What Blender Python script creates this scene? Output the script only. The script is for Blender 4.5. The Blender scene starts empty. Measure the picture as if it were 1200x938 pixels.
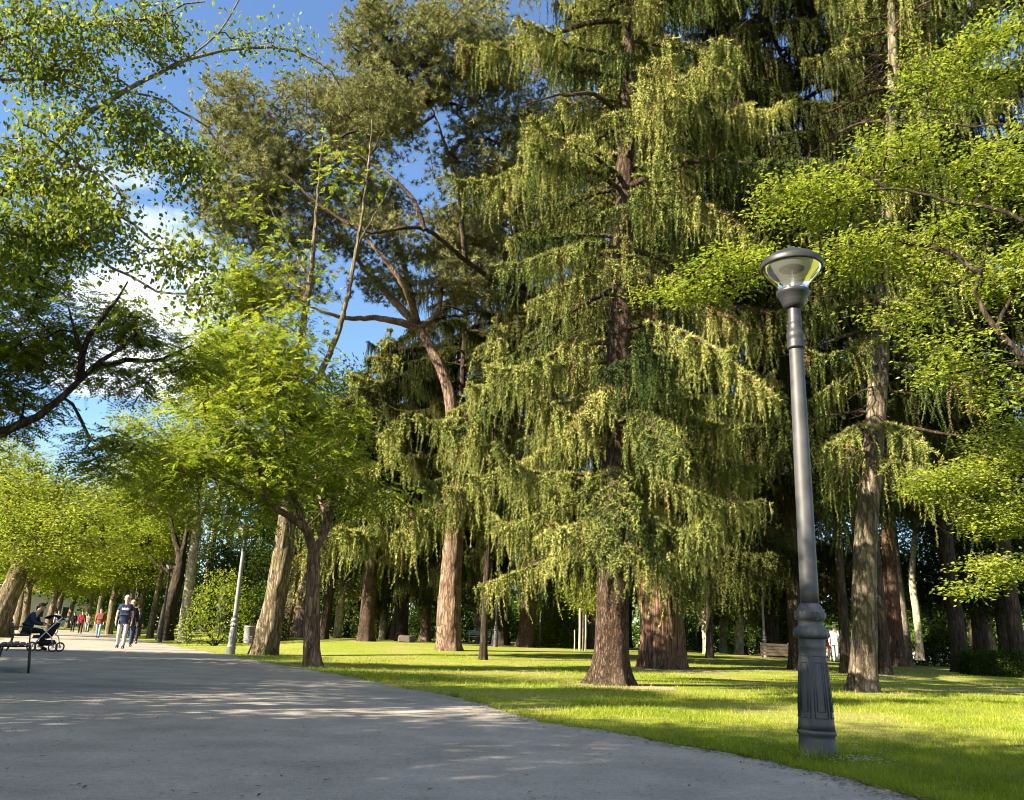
import bpy, bmesh, math, random
import numpy as np
from mathutils import Vector, Matrix
random.seed(5)
S = bpy.context.scene
COL = S.collection
PI = math.pi

# ------------------------------------------------------------------ camera and survey
F = 960.0; PIT = math.radians(16.23); ROL = math.radians(2.1); CH = 0.83
def ray(x, y):
    u = (x-600)/F; v = (469-y)/F
    a = u*math.cos(ROL)-v*math.sin(ROL); b = u*math.sin(ROL)+v*math.cos(ROL)
    return (a, math.cos(PIT)-b*math.sin(PIT), math.sin(PIT)+b*math.cos(PIT))
def ss(a, b, x):
    t = np.clip((np.asarray(x, float)-a)/(b-a), 0, 1); return t*t*(3-2*t)
def H(X, Y):
    """height of the lawn: a gentle swell beyond the big spruces"""
    e = -0.557*np.asarray(Y, float)+6.9      # stays clear of the path
    return 0.44*ss(22, 50, Y)*ss(e+1, e+8, X)*(1-ss(12, 26, X))
def gnd(x, y):
    d = ray(x, y); t = -CH/d[2]; return (d[0]*t, d[1]*t)
def at(x, y, Y):
    d = ray(x, y); t = Y/d[1]; return np.array((d[0]*t, Y, CH+d[2]*t))
def spot(px, Y, py=750):
    d = ray(px, py); X = d[0]/d[1]*Y
    return (X, Y, float(H(X, Y)))

cam = bpy.data.cameras.new("camera"); camo = bpy.data.objects.new("camera", cam); COL.objects.link(camo)
cam.sensor_width = 36; cam.sensor_fit = 'HORIZONTAL'; cam.lens = 36*F/1200
cam.clip_end = 2000; cam.clip_start = 0.05
fw = Vector((0, math.cos(PIT), math.sin(PIT))); up0 = Vector((0, -math.sin(PIT), math.cos(PIT))); rt0 = Vector((1, 0, 0))
up = up0*math.cos(ROL)-rt0*math.sin(ROL); rt = rt0*math.cos(ROL)+up0*math.sin(ROL)
M = Matrix((rt, up, -fw)).transposed().to_4x4(); M.translation = (0, 0, CH)
camo.matrix_world = M
S.camera = camo

# ------------------------------------------------------------------ light
SUN_EL, SUN_FROM = math.radians(29), Vector((-0.86, -0.52))     # where the sun stands
SUN_FROM.normalize()
sd = Vector((SUN_FROM.x*math.cos(SUN_EL), SUN_FROM.y*math.cos(SUN_EL), math.sin(SUN_EL)))
sun = bpy.data.lights.new("sun", 'SUN'); sun.energy = 5.0; sun.angle = math.radians(0.53); sun.color = (1.0, 0.88, 0.69)
suno = bpy.data.objects.new("sun", sun); COL.objects.link(suno)
suno.rotation_euler = sd.to_track_quat('Z', 'Y').to_euler(); suno.location = (-20, -20, 40)

W = bpy.data.worlds.new("World"); S.world = W; W.use_nodes = True
nt = W.node_tree; nt.nodes.clear()
def N(t, typ, **kw):
    n = t.nodes.new(typ)
    for k, v in kw.items(): setattr(n, k, v)
    return n
out = N(nt, 'ShaderNodeOutputWorld'); bg = N(nt, 'ShaderNodeBackground')
sky = N(nt, 'ShaderNodeTexSky', sky_type='NISHITA', sun_disc=False)
sky.sun_elevation = SUN_EL; sky.sun_rotation = math.atan2(SUN_FROM.x, SUN_FROM.y)
sky.ozone_density = 4.5; sky.dust_density = 0.15
bg.inputs['Strength'].default_value = 0.056
tc = N(nt, 'ShaderNodeTexCoord'); mp = N(nt, 'ShaderNodeMapping'); mp.inputs['Scale'].default_value = (1, 1, 2.4)
mp.inputs['Location'].default_value = (0.35, 0.1, 0.0)
nz = N(nt, 'ShaderNodeTexNoise'); nz.inputs['Scale'].default_value = 2.6; nz.inputs['Detail'].default_value = 7; nz.inputs['Roughness'].default_value = 0.55
cr = N(nt, 'ShaderNodeValToRGB'); cr.color_ramp.elements[0].position = 0.60; cr.color_ramp.elements[1].position = 0.76
mx = N(nt, 'ShaderNodeMixRGB'); mx.inputs[2].default_value = (8.6, 8.8, 9.0, 1)
L = nt.links.new
dt = N(nt, 'ShaderNodeVectorMath', operation='DOT_PRODUCT'); dt.inputs[1].default_value = Vector(ray(200, 320)).normalized()
mr = N(nt, 'ShaderNodeMapRange'); mr.inputs['From Min'].default_value = 0.978; mr.inputs['From Max'].default_value = 0.999; mr.inputs['To Max'].default_value = 0.19
ad_ = N(nt, 'ShaderNodeMath', operation='ADD')
# unseen cloud added overhead and behind the viewpoint, for whiter fill light
d2 = N(nt, 'ShaderNodeVectorMath', operation='DOT_PRODUCT'); d2.inputs[1].default_value = Vector((0.1, -0.75, 0.65)).normalized()
m2_ = N(nt, 'ShaderNodeMapRange'); m2_.inputs['From Min'].default_value = 0.45; m2_.inputs['From Max'].default_value = 0.85; m2_.inputs['To Max'].default_value = 0.15
a2_ = N(nt, 'ShaderNodeMath', operation='ADD'); L(tc.outputs['Generated'], d2.inputs[0]); L(d2.outputs['Value'], m2_.inputs['Value'])
L(tc.outputs['Generated'], dt.inputs[0]); L(dt.outputs['Value'], mr.inputs['Value'])
L(tc.outputs['Generated'], mp.inputs[0]); L(mp.outputs[0], nz.inputs[0]); L(nz.outputs[0], ad_.inputs[0]); L(mr.outputs[0], ad_.inputs[1]); L(ad_.outputs[0], a2_.inputs[0]); L(m2_.outputs[0], a2_.inputs[1]); L(a2_.outputs[0], cr.inputs[0])
L(cr.outputs[0], mx.inputs[0]); L(sky.outputs[0], mx.inputs[1]); L(mx.outputs[0], bg.inputs[0]); L(bg.outputs[0], out.inputs[0])

S.view_settings.view_transform = 'Standard'; S.view_settings.look = 'None'
S.view_settings.exposure = 2.4; S.view_settings.gamma = 1; S.view_settings.use_curve_mapping = False
S.render.engine = 'CYCLES'
c = S.cycles
c.max_bounces = 4; c.diffuse_bounces = 1; c.glossy_bounces = 2; c.transmission_bounces = 4; c.transparent_max_bounces = 6
c.caustics_reflective = False; c.caustics_refractive = False
c.use_denoising = True
c.pixel_filter_type = 'BLACKMAN_HARRIS'; c.filter_width = 1.05
try: c.denoising_prefilter = 'ACCURATE'
except Exception: pass

# ------------------------------------------------------------------ materials
def newmat(name):
    m = bpy.data.materials.new(name); m.use_nodes = True; t = m.node_tree; t.nodes.clear()
    return m, t, N(t, 'ShaderNodeOutputMaterial')
def ramp(t, stops):
    r = N(t, 'ShaderNodeValToRGB'); e = r.color_ramp.elements
    while len(e) < len(stops): e.new(0.5)
    for i, (p, col) in enumerate(stops): e[i].position = p; e[i].color = (*col, 1)
    return r
def leaf_mat(name, stops, transl=0.35, tboost=1.6, gloss=0.0, big=0.5):
    """foliage: 'tint' is a random number per leaf or strand (leaf to leaf variety); big is a slow noise through the crown"""
    m, t, o = newmat(name)
    a = N(t, 'ShaderNodeAttribute', attribute_name='tint')
    co = N(t, 'ShaderNodeTexCoord'); nz = N(t, 'ShaderNodeTexNoise'); nz.inputs['Scale'].default_value = 0.9; nz.inputs['Detail'].default_value = 3
    t.links.new(co.outputs['Object'], nz.inputs[0])
    ma = N(t, 'ShaderNodeMath', operation='MULTIPLY_ADD'); ma.inputs[1].default_value = big; t.links.new(nz.outputs[0], ma.inputs[0])
    sb = N(t, 'ShaderNodeMath', operation='SUBTRACT'); sb.inputs[1].default_value = big*0.5
    t.links.new(a.outputs['Fac'], sb.inputs[0]); t.links.new(sb.outputs[0], ma.inputs[2])
    r = ramp(t, stops); t.links.new(ma.outputs[0], r.inputs[0])
    d = N(t, 'ShaderNodeBsdfDiffuse'); t.links.new(r.outputs[0], d.inputs[0])
    tr = N(t, 'ShaderNodeBsdfTranslucent')
    g = N(t, 'ShaderNodeMixRGB', blend_type='MULTIPLY'); g.inputs[0].default_value = 1; g.inputs[2].default_value = (tboost, tboost*1.03, tboost*0.6, 1)
    t.links.new(r.outputs[0], g.inputs[1]); t.links.new(g.outputs[0], tr.inputs[0])
    mix = N(t, 'ShaderNodeMixShader'); mix.inputs[0].default_value = transl
    t.links.new(d.outputs[0], mix.inputs[1]); t.links.new(tr.outputs[0], mix.inputs[2]); last = mix
    if gloss:
        gl = N(t, 'ShaderNodeBsdfGlossy'); gl.inputs['Roughness'].default_value = 0.42; gl.inputs[0].default_value = (1, 1, 1, 1)
        m2 = N(t, 'ShaderNodeMixShader'); m2.inputs[0].default_value = gloss
        t.links.new(mix.outputs[0], m2.inputs[1]); t.links.new(gl.outputs[0], m2.inputs[2]); last = m2
    t.links.new(last.outputs[0], o.inputs[0])
    return m
def bark_mat(name, dark, mid, light, scale=5.0, stretch=0.16, bump=0.6, moss=None):
    m, t, o = newmat(name)
    co = N(t, 'ShaderNodeTexCoord'); mp = N(t, 'ShaderNodeMapping'); mp.inputs['Scale'].default_value = (1, 1, stretch)
    t.links.new(co.outputs['Object'], mp.inputs[0])
    n1 = N(t, 'ShaderNodeTexNoise'); n1.inputs['Scale'].default_value = scale*2.4; n1.inputs['Detail'].default_value = 8; n1.inputs['Roughness'].default_value = 0.68
    n1.inputs['Distortion'].default_value = 0.5
    v = N(t, 'ShaderNodeTexVoronoi', feature='DISTANCE_TO_EDGE'); v.inputs['Scale'].default_value = scale*2.2
    n2 = N(t, 'ShaderNodeTexNoise'); n2.inputs['Scale'].default_value = 1.1; n2.inputs['Detail'].default_value = 4
    t.links.new(mp.outputs[0], n1.inputs[0]); t.links.new(co.outputs['Object'], n2.inputs[0])
    dm = N(t, 'ShaderNodeVectorMath', operation='MULTIPLY_ADD'); dm.inputs[1].default_value = (0.22, 0.22, 0.22)
    t.links.new(n1.outputs['Color'], dm.inputs[0]); t.links.new(mp.outputs[0], dm.inputs[2]); t.links.new(dm.outputs[0], v.inputs[0])
    r = ramp(t, [(0.30, dark), (0.5, mid), (0.72, light)]); t.links.new(n1.outputs[0], r.inputs[0])
    vr = ramp(t, [(0.0, (0.30, 0.28, 0.26)), (0.16, (1, 1, 1))]); t.links.new(v.outputs['Distance'], vr.inputs[0])
    mu = N(t, 'ShaderNodeMixRGB', blend_type='MULTIPLY'); mu.inputs[0].default_value = 0.8
    t.links.new(r.outputs[0], mu.inputs[1]); t.links.new(vr.outputs[0], mu.inputs[2]); last = mu
    m3 = N(t, 'ShaderNodeMixRGB', blend_type='MIX'); m3.inputs[2].default_value = (*(moss or light), 1)
    r3 = ramp(t, [(0.5, (0, 0, 0)), (0.75, (0.55, 0.55, 0.55))]); t.links.new(n2.outputs[0], r3.inputs[0])
    t.links.new(r3.outputs[0], m3.inputs[0]); t.links.new(last.outputs[0], m3.inputs[1])
    p = N(t, 'ShaderNodeBsdfPrincipled'); p.inputs['Roughness'].default_value = 0.95; p.inputs['Specular IOR Level'].default_value = 0.15
    t.links.new(m3.outputs[0], p.inputs['Base Color'])
    ad = N(t, 'ShaderNodeMath', operation='MULTIPLY'); t.links.new(n1.outputs[0], ad.inputs[0]); t.links.new(vr.outputs[0], ad.inputs[1])
    b = N(t, 'ShaderNodeBump'); b.inputs['Strength'].default_value = bump; b.inputs['Distance'].default_value = 0.09
    t.links.new(ad.outputs[0], b.inputs['Height']); t.links.new(b.outputs[0], p.inputs['Normal'])
    t.links.new(p.outputs[0], o.inputs[0]); return m
def flat(name, col, rough=0.6, metal=0.0, var=0.25, scale=14.0, spec=0.4, bump=0.0):
    m, t, o = newmat(name)
    co = N(t, 'ShaderNodeTexCoord'); nz = N(t, 'ShaderNodeTexNoise'); nz.inputs['Scale'].default_value = scale; nz.inputs['Detail'].default_value = 6
    t.links.new(co.outputs['Object'], nz.inputs[0])
    r = ramp(t, [(0.3, tuple(x*(1-var) for x in col)), (0.7, tuple(min(1, x*(1+var)) for x in col))]); t.links.new(nz.outputs[0], r.inputs[0])
    p = N(t, 'ShaderNodeBsdfPrincipled'); p.inputs['Roughness'].default_value = rough; p.inputs['Metallic'].default_value = metal
    p.inputs['Specular IOR Level'].default_value = spec
    t.links.new(r.outputs[0], p.inputs['Base Color'])
    if bump:
        b = N(t, 'ShaderNodeBump'); b.inputs['Strength'].default_value = bump; b.inputs['Distance'].default_value = 0.01
        t.links.new(nz.outputs[0], b.inputs['Height']); t.links.new(b.outputs[0], p.inputs['Normal'])
    t.links.new(p.outputs[0], o.inputs[0]); return m

MT = {}
MT['spruce'] = leaf_mat('spruce_needles', [(0.0, (0.026, 0.042, 0.014)), (0.28, (0.075, 0.095, 0.028)), (0.5, (0.165, 0.182, 0.046)), (0.82, (0.30, 0.298, 0.090)), (0.93, (0.13, 0.085, 0.04)), (1.0, (0.10, 0.06, 0.03))], 0.08, 1.3)
MT['spruce_shaded'] = leaf_mat('shaded_spruce_needles', [(0.0, (0.016, 0.022, 0.007)), (0.45, (0.042, 0.050, 0.014)), (0.82, (0.085, 0.088, 0.026)), (0.93, (0.09, 0.06, 0.03)), (1.0, (0.07, 0.045, 0.025))], 0.08, 1.3)  # darker copy of the needles: shade on the rear spruces put into their colour
MT['pine'] = leaf_mat('pine_needles', [(0.0, (0.070, 0.080, 0.036)), (0.5, (0.185, 0.19, 0.080)), (1.0, (0.30, 0.28, 0.135))], 0.20, 1.2)
MT['locust'] = leaf_mat('locust_leaves', [(0.0, (0.065, 0.100, 0.012)), (0.5, (0.155, 0.190, 0.022)), (1.0, (0.25, 0.26, 0.035))], 0.42, 1.7)
MT['poplar'] = leaf_mat('poplar_leaves', [(0.0, (0.060, 0.082, 0.016)), (0.6, (0.135, 0.168, 0.030)), (1.0, (0.25, 0.26, 0.045))], 0.42, 1.7)
MT['bright'] = leaf_mat('young_leaves', [(0.0, (0.085, 0.125, 0.016)), (0.5, (0.175, 0.212, 0.030)), (1.0, (0.26, 0.275, 0.050))], 0.42, 1.6)
MT['dark'] = leaf_mat('evergreen_leaves', [(0.0, (0.016, 0.030, 0.007)), (0.6, (0.045, 0.070, 0.013)), (1.0, (0.10, 0.12, 0.025))], 0.22, 1.3)
MT['olive'] = leaf_mat('olive_leaves', [(0.0, (0.06, 0.075, 0.018)), (0.6, (0.125, 0.135, 0.035)), (1.0, (0.21, 0.20, 0.065))], 0.3, 1.4)
MT['hedge'] = leaf_mat('hedge_leaves', [(0.0, (0.030, 0.060, 0.010)), (0.6, (0.070, 0.115, 0.016)), (1.0, (0.14, 0.19, 0.03))], 0.3, 1.4)
MT['b_spruce'] = bark_mat('spruce_bark', (0.028, 0.018, 0.012), (0.095, 0.062, 0.042), (0.20, 0.145, 0.10), 7, 0.30, 1.0)
MT['b_red'] = bark_mat('furrowed_red_bark', (0.035, 0.018, 0.012), (0.135, 0.078, 0.050), (0.26, 0.17, 0.115), 3.4, 0.07, 1.0)
MT['b_pine'] = bark_mat('pine_bark', (0.06, 0.035, 0.022), (0.19, 0.125, 0.085), (0.32, 0.23, 0.165), 4.0, 0.22, 0.9)
MT['b_orange'] = bark_mat('orange_pine_bark', (0.040, 0.023, 0.015), (0.105, 0.060, 0.040), (0.18, 0.115, 0.078), 4.0, 0.22, 0.8)
MT['b_locust'] = bark_mat('locust_bark', (0.05, 0.036, 0.022), (0.19, 0.15, 0.095), (0.36, 0.30, 0.19), 5.0, 0.13, 1.0, (0.20, 0.18, 0.05))
MT['b_mottle'] = bark_mat('mottled_bark', (0.050, 0.038, 0.025), (0.155, 0.126, 0.085), (0.28, 0.238, 0.165), 4.0, 0.25, 0.9)
MT['b_dark'] = bark_mat('dark_bark', (0.022, 0.016, 0.011), (0.060, 0.044, 0.032), (0.11, 0.085, 0.06), 5.0, 0.13, 0.9)
MT['b_pale'] = bark_mat('pale_bark', (0.17, 0.145, 0.095), (0.30, 0.27, 0.18), (0.42, 0.39, 0.28), 2.2, 0.5, 0.3)
MT['b_grey'] = bark_mat('grey_branch_bark', (0.07, 0.06, 0.045), (0.155, 0.135, 0.10), (0.26, 0.23, 0.18), 5.0, 0.3, 0.5)
MT['iron'] = flat('painted_grey_iron', (0.036, 0.037, 0.039), 0.55, 0.0, 0.40, 6, 0.5, 0.25)
MT['iron_sunlit'] = flat('sunlit_painted_iron', (0.16, 0.165, 0.16), 0.55, 0.0, 0.2, 7)  # lighter copy of the iron, standing in for sun on some posts
MT['black'] = flat('black_metal', (0.018, 0.018, 0.020), 0.45, 0, 0.3, 12)
MT['white'] = flat('white_enamel', (0.75, 0.75, 0.72), 0.5, 0, 0.06, 4)
MT['wood'] = flat('weathered_wood', (0.085, 0.066, 0.045), 0.85, 0, 0.35, 20)
MT['stake'] = flat('stake_wood', (0.42, 0.34, 0.22), 0.85, 0, 0.25, 20)
MT['stone'] = flat('granite', (0.15, 0.125, 0.10), 0.9, 0, 0.3, 16, 0.2, 0.4)

# ------------------------------------------------------------------ object helpers
def mesh_np(name, V, faces, mat, parent=None, smooth=False, tint=None, nface=3):
    """faces: (n,k) int array of k-gons"""
    me = bpy.data.meshes.new(name); V = np.asarray(V, np.float32); Fc = np.asarray(faces, np.int32)
    n, k = Fc.shape
    me.vertices.add(len(V)); me.vertices.foreach_set('co', V.ravel())
    me.loops.add(n*k); me.loops.foreach_set('vertex_index', Fc.ravel())
    me.polygons.add(n); me.polygons.foreach_set('loop_start', np.arange(0, n*k, k, dtype=np.int32))
    me.polygons.foreach_set('use_smooth', np.full(n, smooth, bool))
    if tint is not None:
        a = me.attributes.new('tint', 'FLOAT', 'POINT'); a.data.foreach_set('value', np.asarray(tint, np.float32))
    me.update(calc_edges=True)
    if mat: me.materials.append(mat)
    o = bpy.data.objects.new(name, me); COL.objects.link(o)
    if parent: o.parent = parent
    return o
def obj_bm(name, bm, mat, parent=None, smooth=False):
    bmesh.ops.recalc_face_normals(bm, faces=bm.faces)
    me = bpy.data.meshes.new(name); bm.to_mesh(me); bm.free()
    if smooth: me.polygons.foreach_set('use_smooth', [True]*len(me.polygons))
    if mat: me.materials.append(mat)
    o = bpy.data.objects.new(name, me); COL.objects.link(o)
    if parent: o.parent = parent
    return o
def tag(o, label, cat, group=None):
    o['label'] = label; o['category'] = cat
    if group: o['group'] = group
    return o
def thing(name, loc, label, cat, group=None, rz=0, sc=1):
    o = bpy.data.objects.new(name, None); COL.objects.link(o); o.location = loc; o.rotation_euler = (0, 0, rz)
    o.scale = (sc, sc, sc); o.empty_display_size = 0.2
    return tag(o, label, cat, group)
def copy_thing(root, loc, label, rz=0, sc=1, group=None):
    r = root.copy(); COL.objects.link(r); r.location = loc; r.rotation_euler = (0, 0, rz)
    r.scale = sc if isinstance(sc, tuple) else (sc, sc, sc)
    r['label'] = label
    if group: r['group'] = group
    for ch in [o for o in COL.objects if o.parent == root]:
        cc = ch.copy(); COL.objects.link(cc); cc.parent = r
        for g in [o for o in COL.objects if o.parent == ch]:
            d = g.copy(); COL.objects.link(d); d.parent = cc
    return r
def box(bm, cx, cy, cz, sx, sy, sz, rot=None):
    r = bmesh.ops.create_cube(bm, size=1); vs = r['verts']
    for v in vs:
        p = Vector((v.co.x*sx, v.co.y*sy, v.co.z*sz))
        if rot: p.rotate(rot)
        v.co = p+Vector((cx, cy, cz))
    return vs
def lathe(bm, prof, n=24, cx=0, cy=0, cap=True):
    rings = []
    for z, r in prof:
        rings.append([bm.verts.new((cx+r*math.cos(2*PI*i/n), cy+r*math.sin(2*PI*i/n), z)) for i in range(n)])
    for a, b in zip(rings, rings[1:]):
        for i in range(n): bm.faces.new((a[i], a[(i+1) % n], b[(i+1) % n], b[i]))
    if cap:
        bm.faces.new(rings[0][::-1]); bm.faces.new(rings[-1])
def rod(bm, pts, r, n=8):
    pts = [Vector(p) for p in pts]; rings = []
    rs = r if isinstance(r, (list, tuple)) else [r]*len(pts)
    for i, p in enumerate(pts):
        d = (pts[min(i+1, len(pts)-1)]-pts[max(i-1, 0)]).normalized()
        a = d.cross(Vector((0.3, 0.2, 1)) if abs(d.z) < 0.9 else Vector((1, 0.1, 0))).normalized(); b = d.cross(a)
        rings.append([bm.verts.new(p+(a*math.cos(2*PI*k/n)+b*math.sin(2*PI*k/n))*rs[i]) for k in range(n)])
    for A, B in zip(rings, rings[1:]):
        for k in range(n): bm.faces.new((A[k], A[(k+1) % n], B[(k+1) % n], B[k]))
    bm.faces.new(rings[0][::-1]); bm.faces.new(rings[-1])

def hash3(i, j, k, seed=0):
    n = (i*374761393+j*668265263+k*2147483647 % 1274126177+seed*974711).astype(np.int64) & 0xffffffff
    n = ((n ^ (n >> 13))*1274126177) & 0xffffffff
    n = (n ^ (n >> 16)) & 0xffff
    return n/65535.0
def vnoise(P, seed=0):
    P = np.asarray(P, float); f0 = np.floor(P); t = P-f0; t = t*t*(3-2*t); I = f0.astype(np.int64)
    r = 0
    for dx in (0, 1):
        for dy in (0, 1):
            for dz in (0, 1):
                w = (t[..., 0] if dx else 1-t[..., 0])*(t[..., 1] if dy else 1-t[..., 1])*(t[..., 2] if dz else 1-t[..., 2])
                r = r+w*hash3(I[..., 0]+dx, I[..., 1]+dy, I[..., 2]+dz*7, seed)
    return r
def nrm(a):
    return a/np.maximum(np.linalg.norm(a, axis=-1, keepdims=True), 1e-9)

def resample(pts, step):
    """smooth (Catmull-Rom) polyline through pts at about the given step"""
    P = np.asarray(pts, float)
    if len(P) < 2: return P
    E = np.vstack([2*P[0]-P[1], P, 2*P[-1]-P[-2]]); o = []
    for i in range(1, len(E)-2):
        n = max(1, int(np.linalg.norm(E[i+1][:3]-E[i][:3])/step))
        for k in range(n):
            t = k/n
            o.append(0.5*((2*E[i])+(-E[i-1]+E[i+1])*t+(2*E[i-1]-5*E[i]+4*E[i+1]-E[i+2])*t*t+(-E[i-1]+3*E[i]-3*E[i+1]+E[i+2])*t**3))
    o.append(P[-1]); return np.array(o)

class Wood:
    """collects tubes into one vertex / face array"""
    def __init__(s): s.V = []; s.Fq = []; s.n = 0
    def tube(s, pts, rad, n=6, ridge=0.0, flare=None, freq=9.0, seed=0):
        P = np.asarray(pts, float); R = np.asarray(rad, float); m = len(P)
        if m < 2: return
        T = np.gradient(P, axis=0); T = nrm(T)
        ref = np.array([0.31, 0.95, 0.05]) if abs(T[0][2]) > 0.6 else np.array([0.05, 0.1, 1.0])
        A = nrm(np.cross(T, ref)); B = np.cross(T, A)
        th = np.linspace(0, 2*PI, n, endpoint=False)
        C = np.cos(th)[None, :, None]; Sn = np.sin(th)[None, :, None]
        rr = np.repeat(R[:, None], n, 1)
        if ridge:
            cyl = np.stack([np.cos(th)[None, :]*freq/3+0*rr, np.sin(th)[None, :]*freq/3+0*rr, np.arange(m)[:, None]*0.10+0*rr], -1)
            nn = vnoise(cyl, seed)-0.5+0.5*(vnoise(cyl*2.1, seed+3)-0.5)
            rr = rr*(1+ridge*nn)
        if flare is not None:
            h = np.linalg.norm(P-P[0], axis=1)[:, None]
            lob = 0.55+0.45*np.cos(th*flare[2]+flare[3])[None, :]+0.3*np.cos(th*3+1.1)[None, :]
            rr = rr*(1+flare[0]*np.exp(-h/flare[1])*lob)
        V = P[:, None, :]+A[:, None, :]*C*rr[..., None]+B[:, None, :]*Sn*rr[..., None]
        i = np.arange(m-1)[:, None]*n; k = np.arange(n)[None, :]; k2 = (k+1) % n
        s.V.append(V.reshape(-1, 3)); s.Fq.append((np.stack([i+k, i+k2, i+n+k2, i+n+k], -1)+s.n).reshape(-1, 4)); s.n += m*n
    def build(s, name, mat, parent):
        return mesh_np(name, np.vstack(s.V), np.vstack(s.Fq), mat, parent, True)

class Leaves:
    """collects leaf faces; quads (leaf) or triangles (needles)"""
    def __init__(s, k): s.k = k; s.V = []; s.T = []
    def add(s, P, D, Nn, l, w, tint, wide=0.42):
        D = nrm(D); Wd = nrm(np.cross(D, Nn)); l = np.broadcast_to(np.asarray(l, float), (len(P),))[:, None]; w = np.broadcast_to(np.asarray(w, float), (len(P),))[:, None]
        if s.k == 3: V = np.stack([P-Wd*w/2, P+Wd*w/2, P+D*l], 1)
        else:
            U = nrm(np.cross(Wd, D))
            mid = P+D*l*wide
            V = np.stack([P, mid+Wd*w/2+U*w*0.12, P+D*l, mid-Wd*w/2+U*w*0.12], 1)
        s.V.append(V.reshape(-1, 3)); s.T.append(np.repeat(np.clip(tint, 0, 1), s.k))
    def count(s): return sum(len(v) for v in s.V)//s.k
    def build(s, name, mat, parent):
        V = np.vstack(s.V); n = len(V)//s.k
        return mesh_np(name, V, np.arange(n*s.k).reshape(n, s.k), mat, parent, False, np.concatenate(s.T))

def rvec(rg, n):
    return nrm(rg.normal(size=(n, 3)))

# ------------------------------------------------------------------ spruce
def strands(lv, rg, P, Ln, tint, sp=0.022, ll=0.058, lw=0.021, fat=1.0):
    """hanging tassels: needle-clad cords hanging from points P with lengths Ln"""
    K = np.maximum(3, (Ln/sp).astype(int)); idx = np.repeat(np.arange(len(P)), K)
    t = (np.concatenate([np.arange(k) for k in K])/np.repeat(K, K))
    sway = rg.normal(0, 0.10, (len(P), 2)); dr = np.column_stack([sway, -np.ones(len(P))])
    bend = rg.normal(0, 0.05, (len(P), 2))
    pos = P[idx]+dr[idx]*(t*Ln[idx])[:, None]
    pos[:, :2] += bend[idx]*(np.sin(t*PI)*Ln[idx])[:, None]
    rad = rvec(rg, len(idx)); rad[:, 2] *= 0.3
    taper = (1.05-0.55*t)*fat
    D = dr[idx]*0.6+rad*0.95
    lv.add(pos+rad*0.004, D, rvec(rg, len(idx)), ll*taper*rg.uniform(0.8, 1.2, len(idx)), lw*taper, tint[idx]+rg.normal(0, 0.05, len(idx)))
def shoots(lv, rg, P, T, tint, n=3, ll=0.06, lw=0.02):
    """needles sprayed around points P of a shoot with direction T"""
    idx = np.repeat(np.arange(len(P)), n); r = rvec(rg, len(idx)); r[:, 2] += 0.25
    lv.add(P[idx]+rg.normal(0, 0.012, (len(idx), 3)), nrm(T)[idx]*0.6+r*0.8, rvec(rg, len(idx)), ll*rg.uniform(0.8, 1.25, len(idx)), lw, tint[idx]+rg.normal(0, 0.05, len(idx)))

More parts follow.
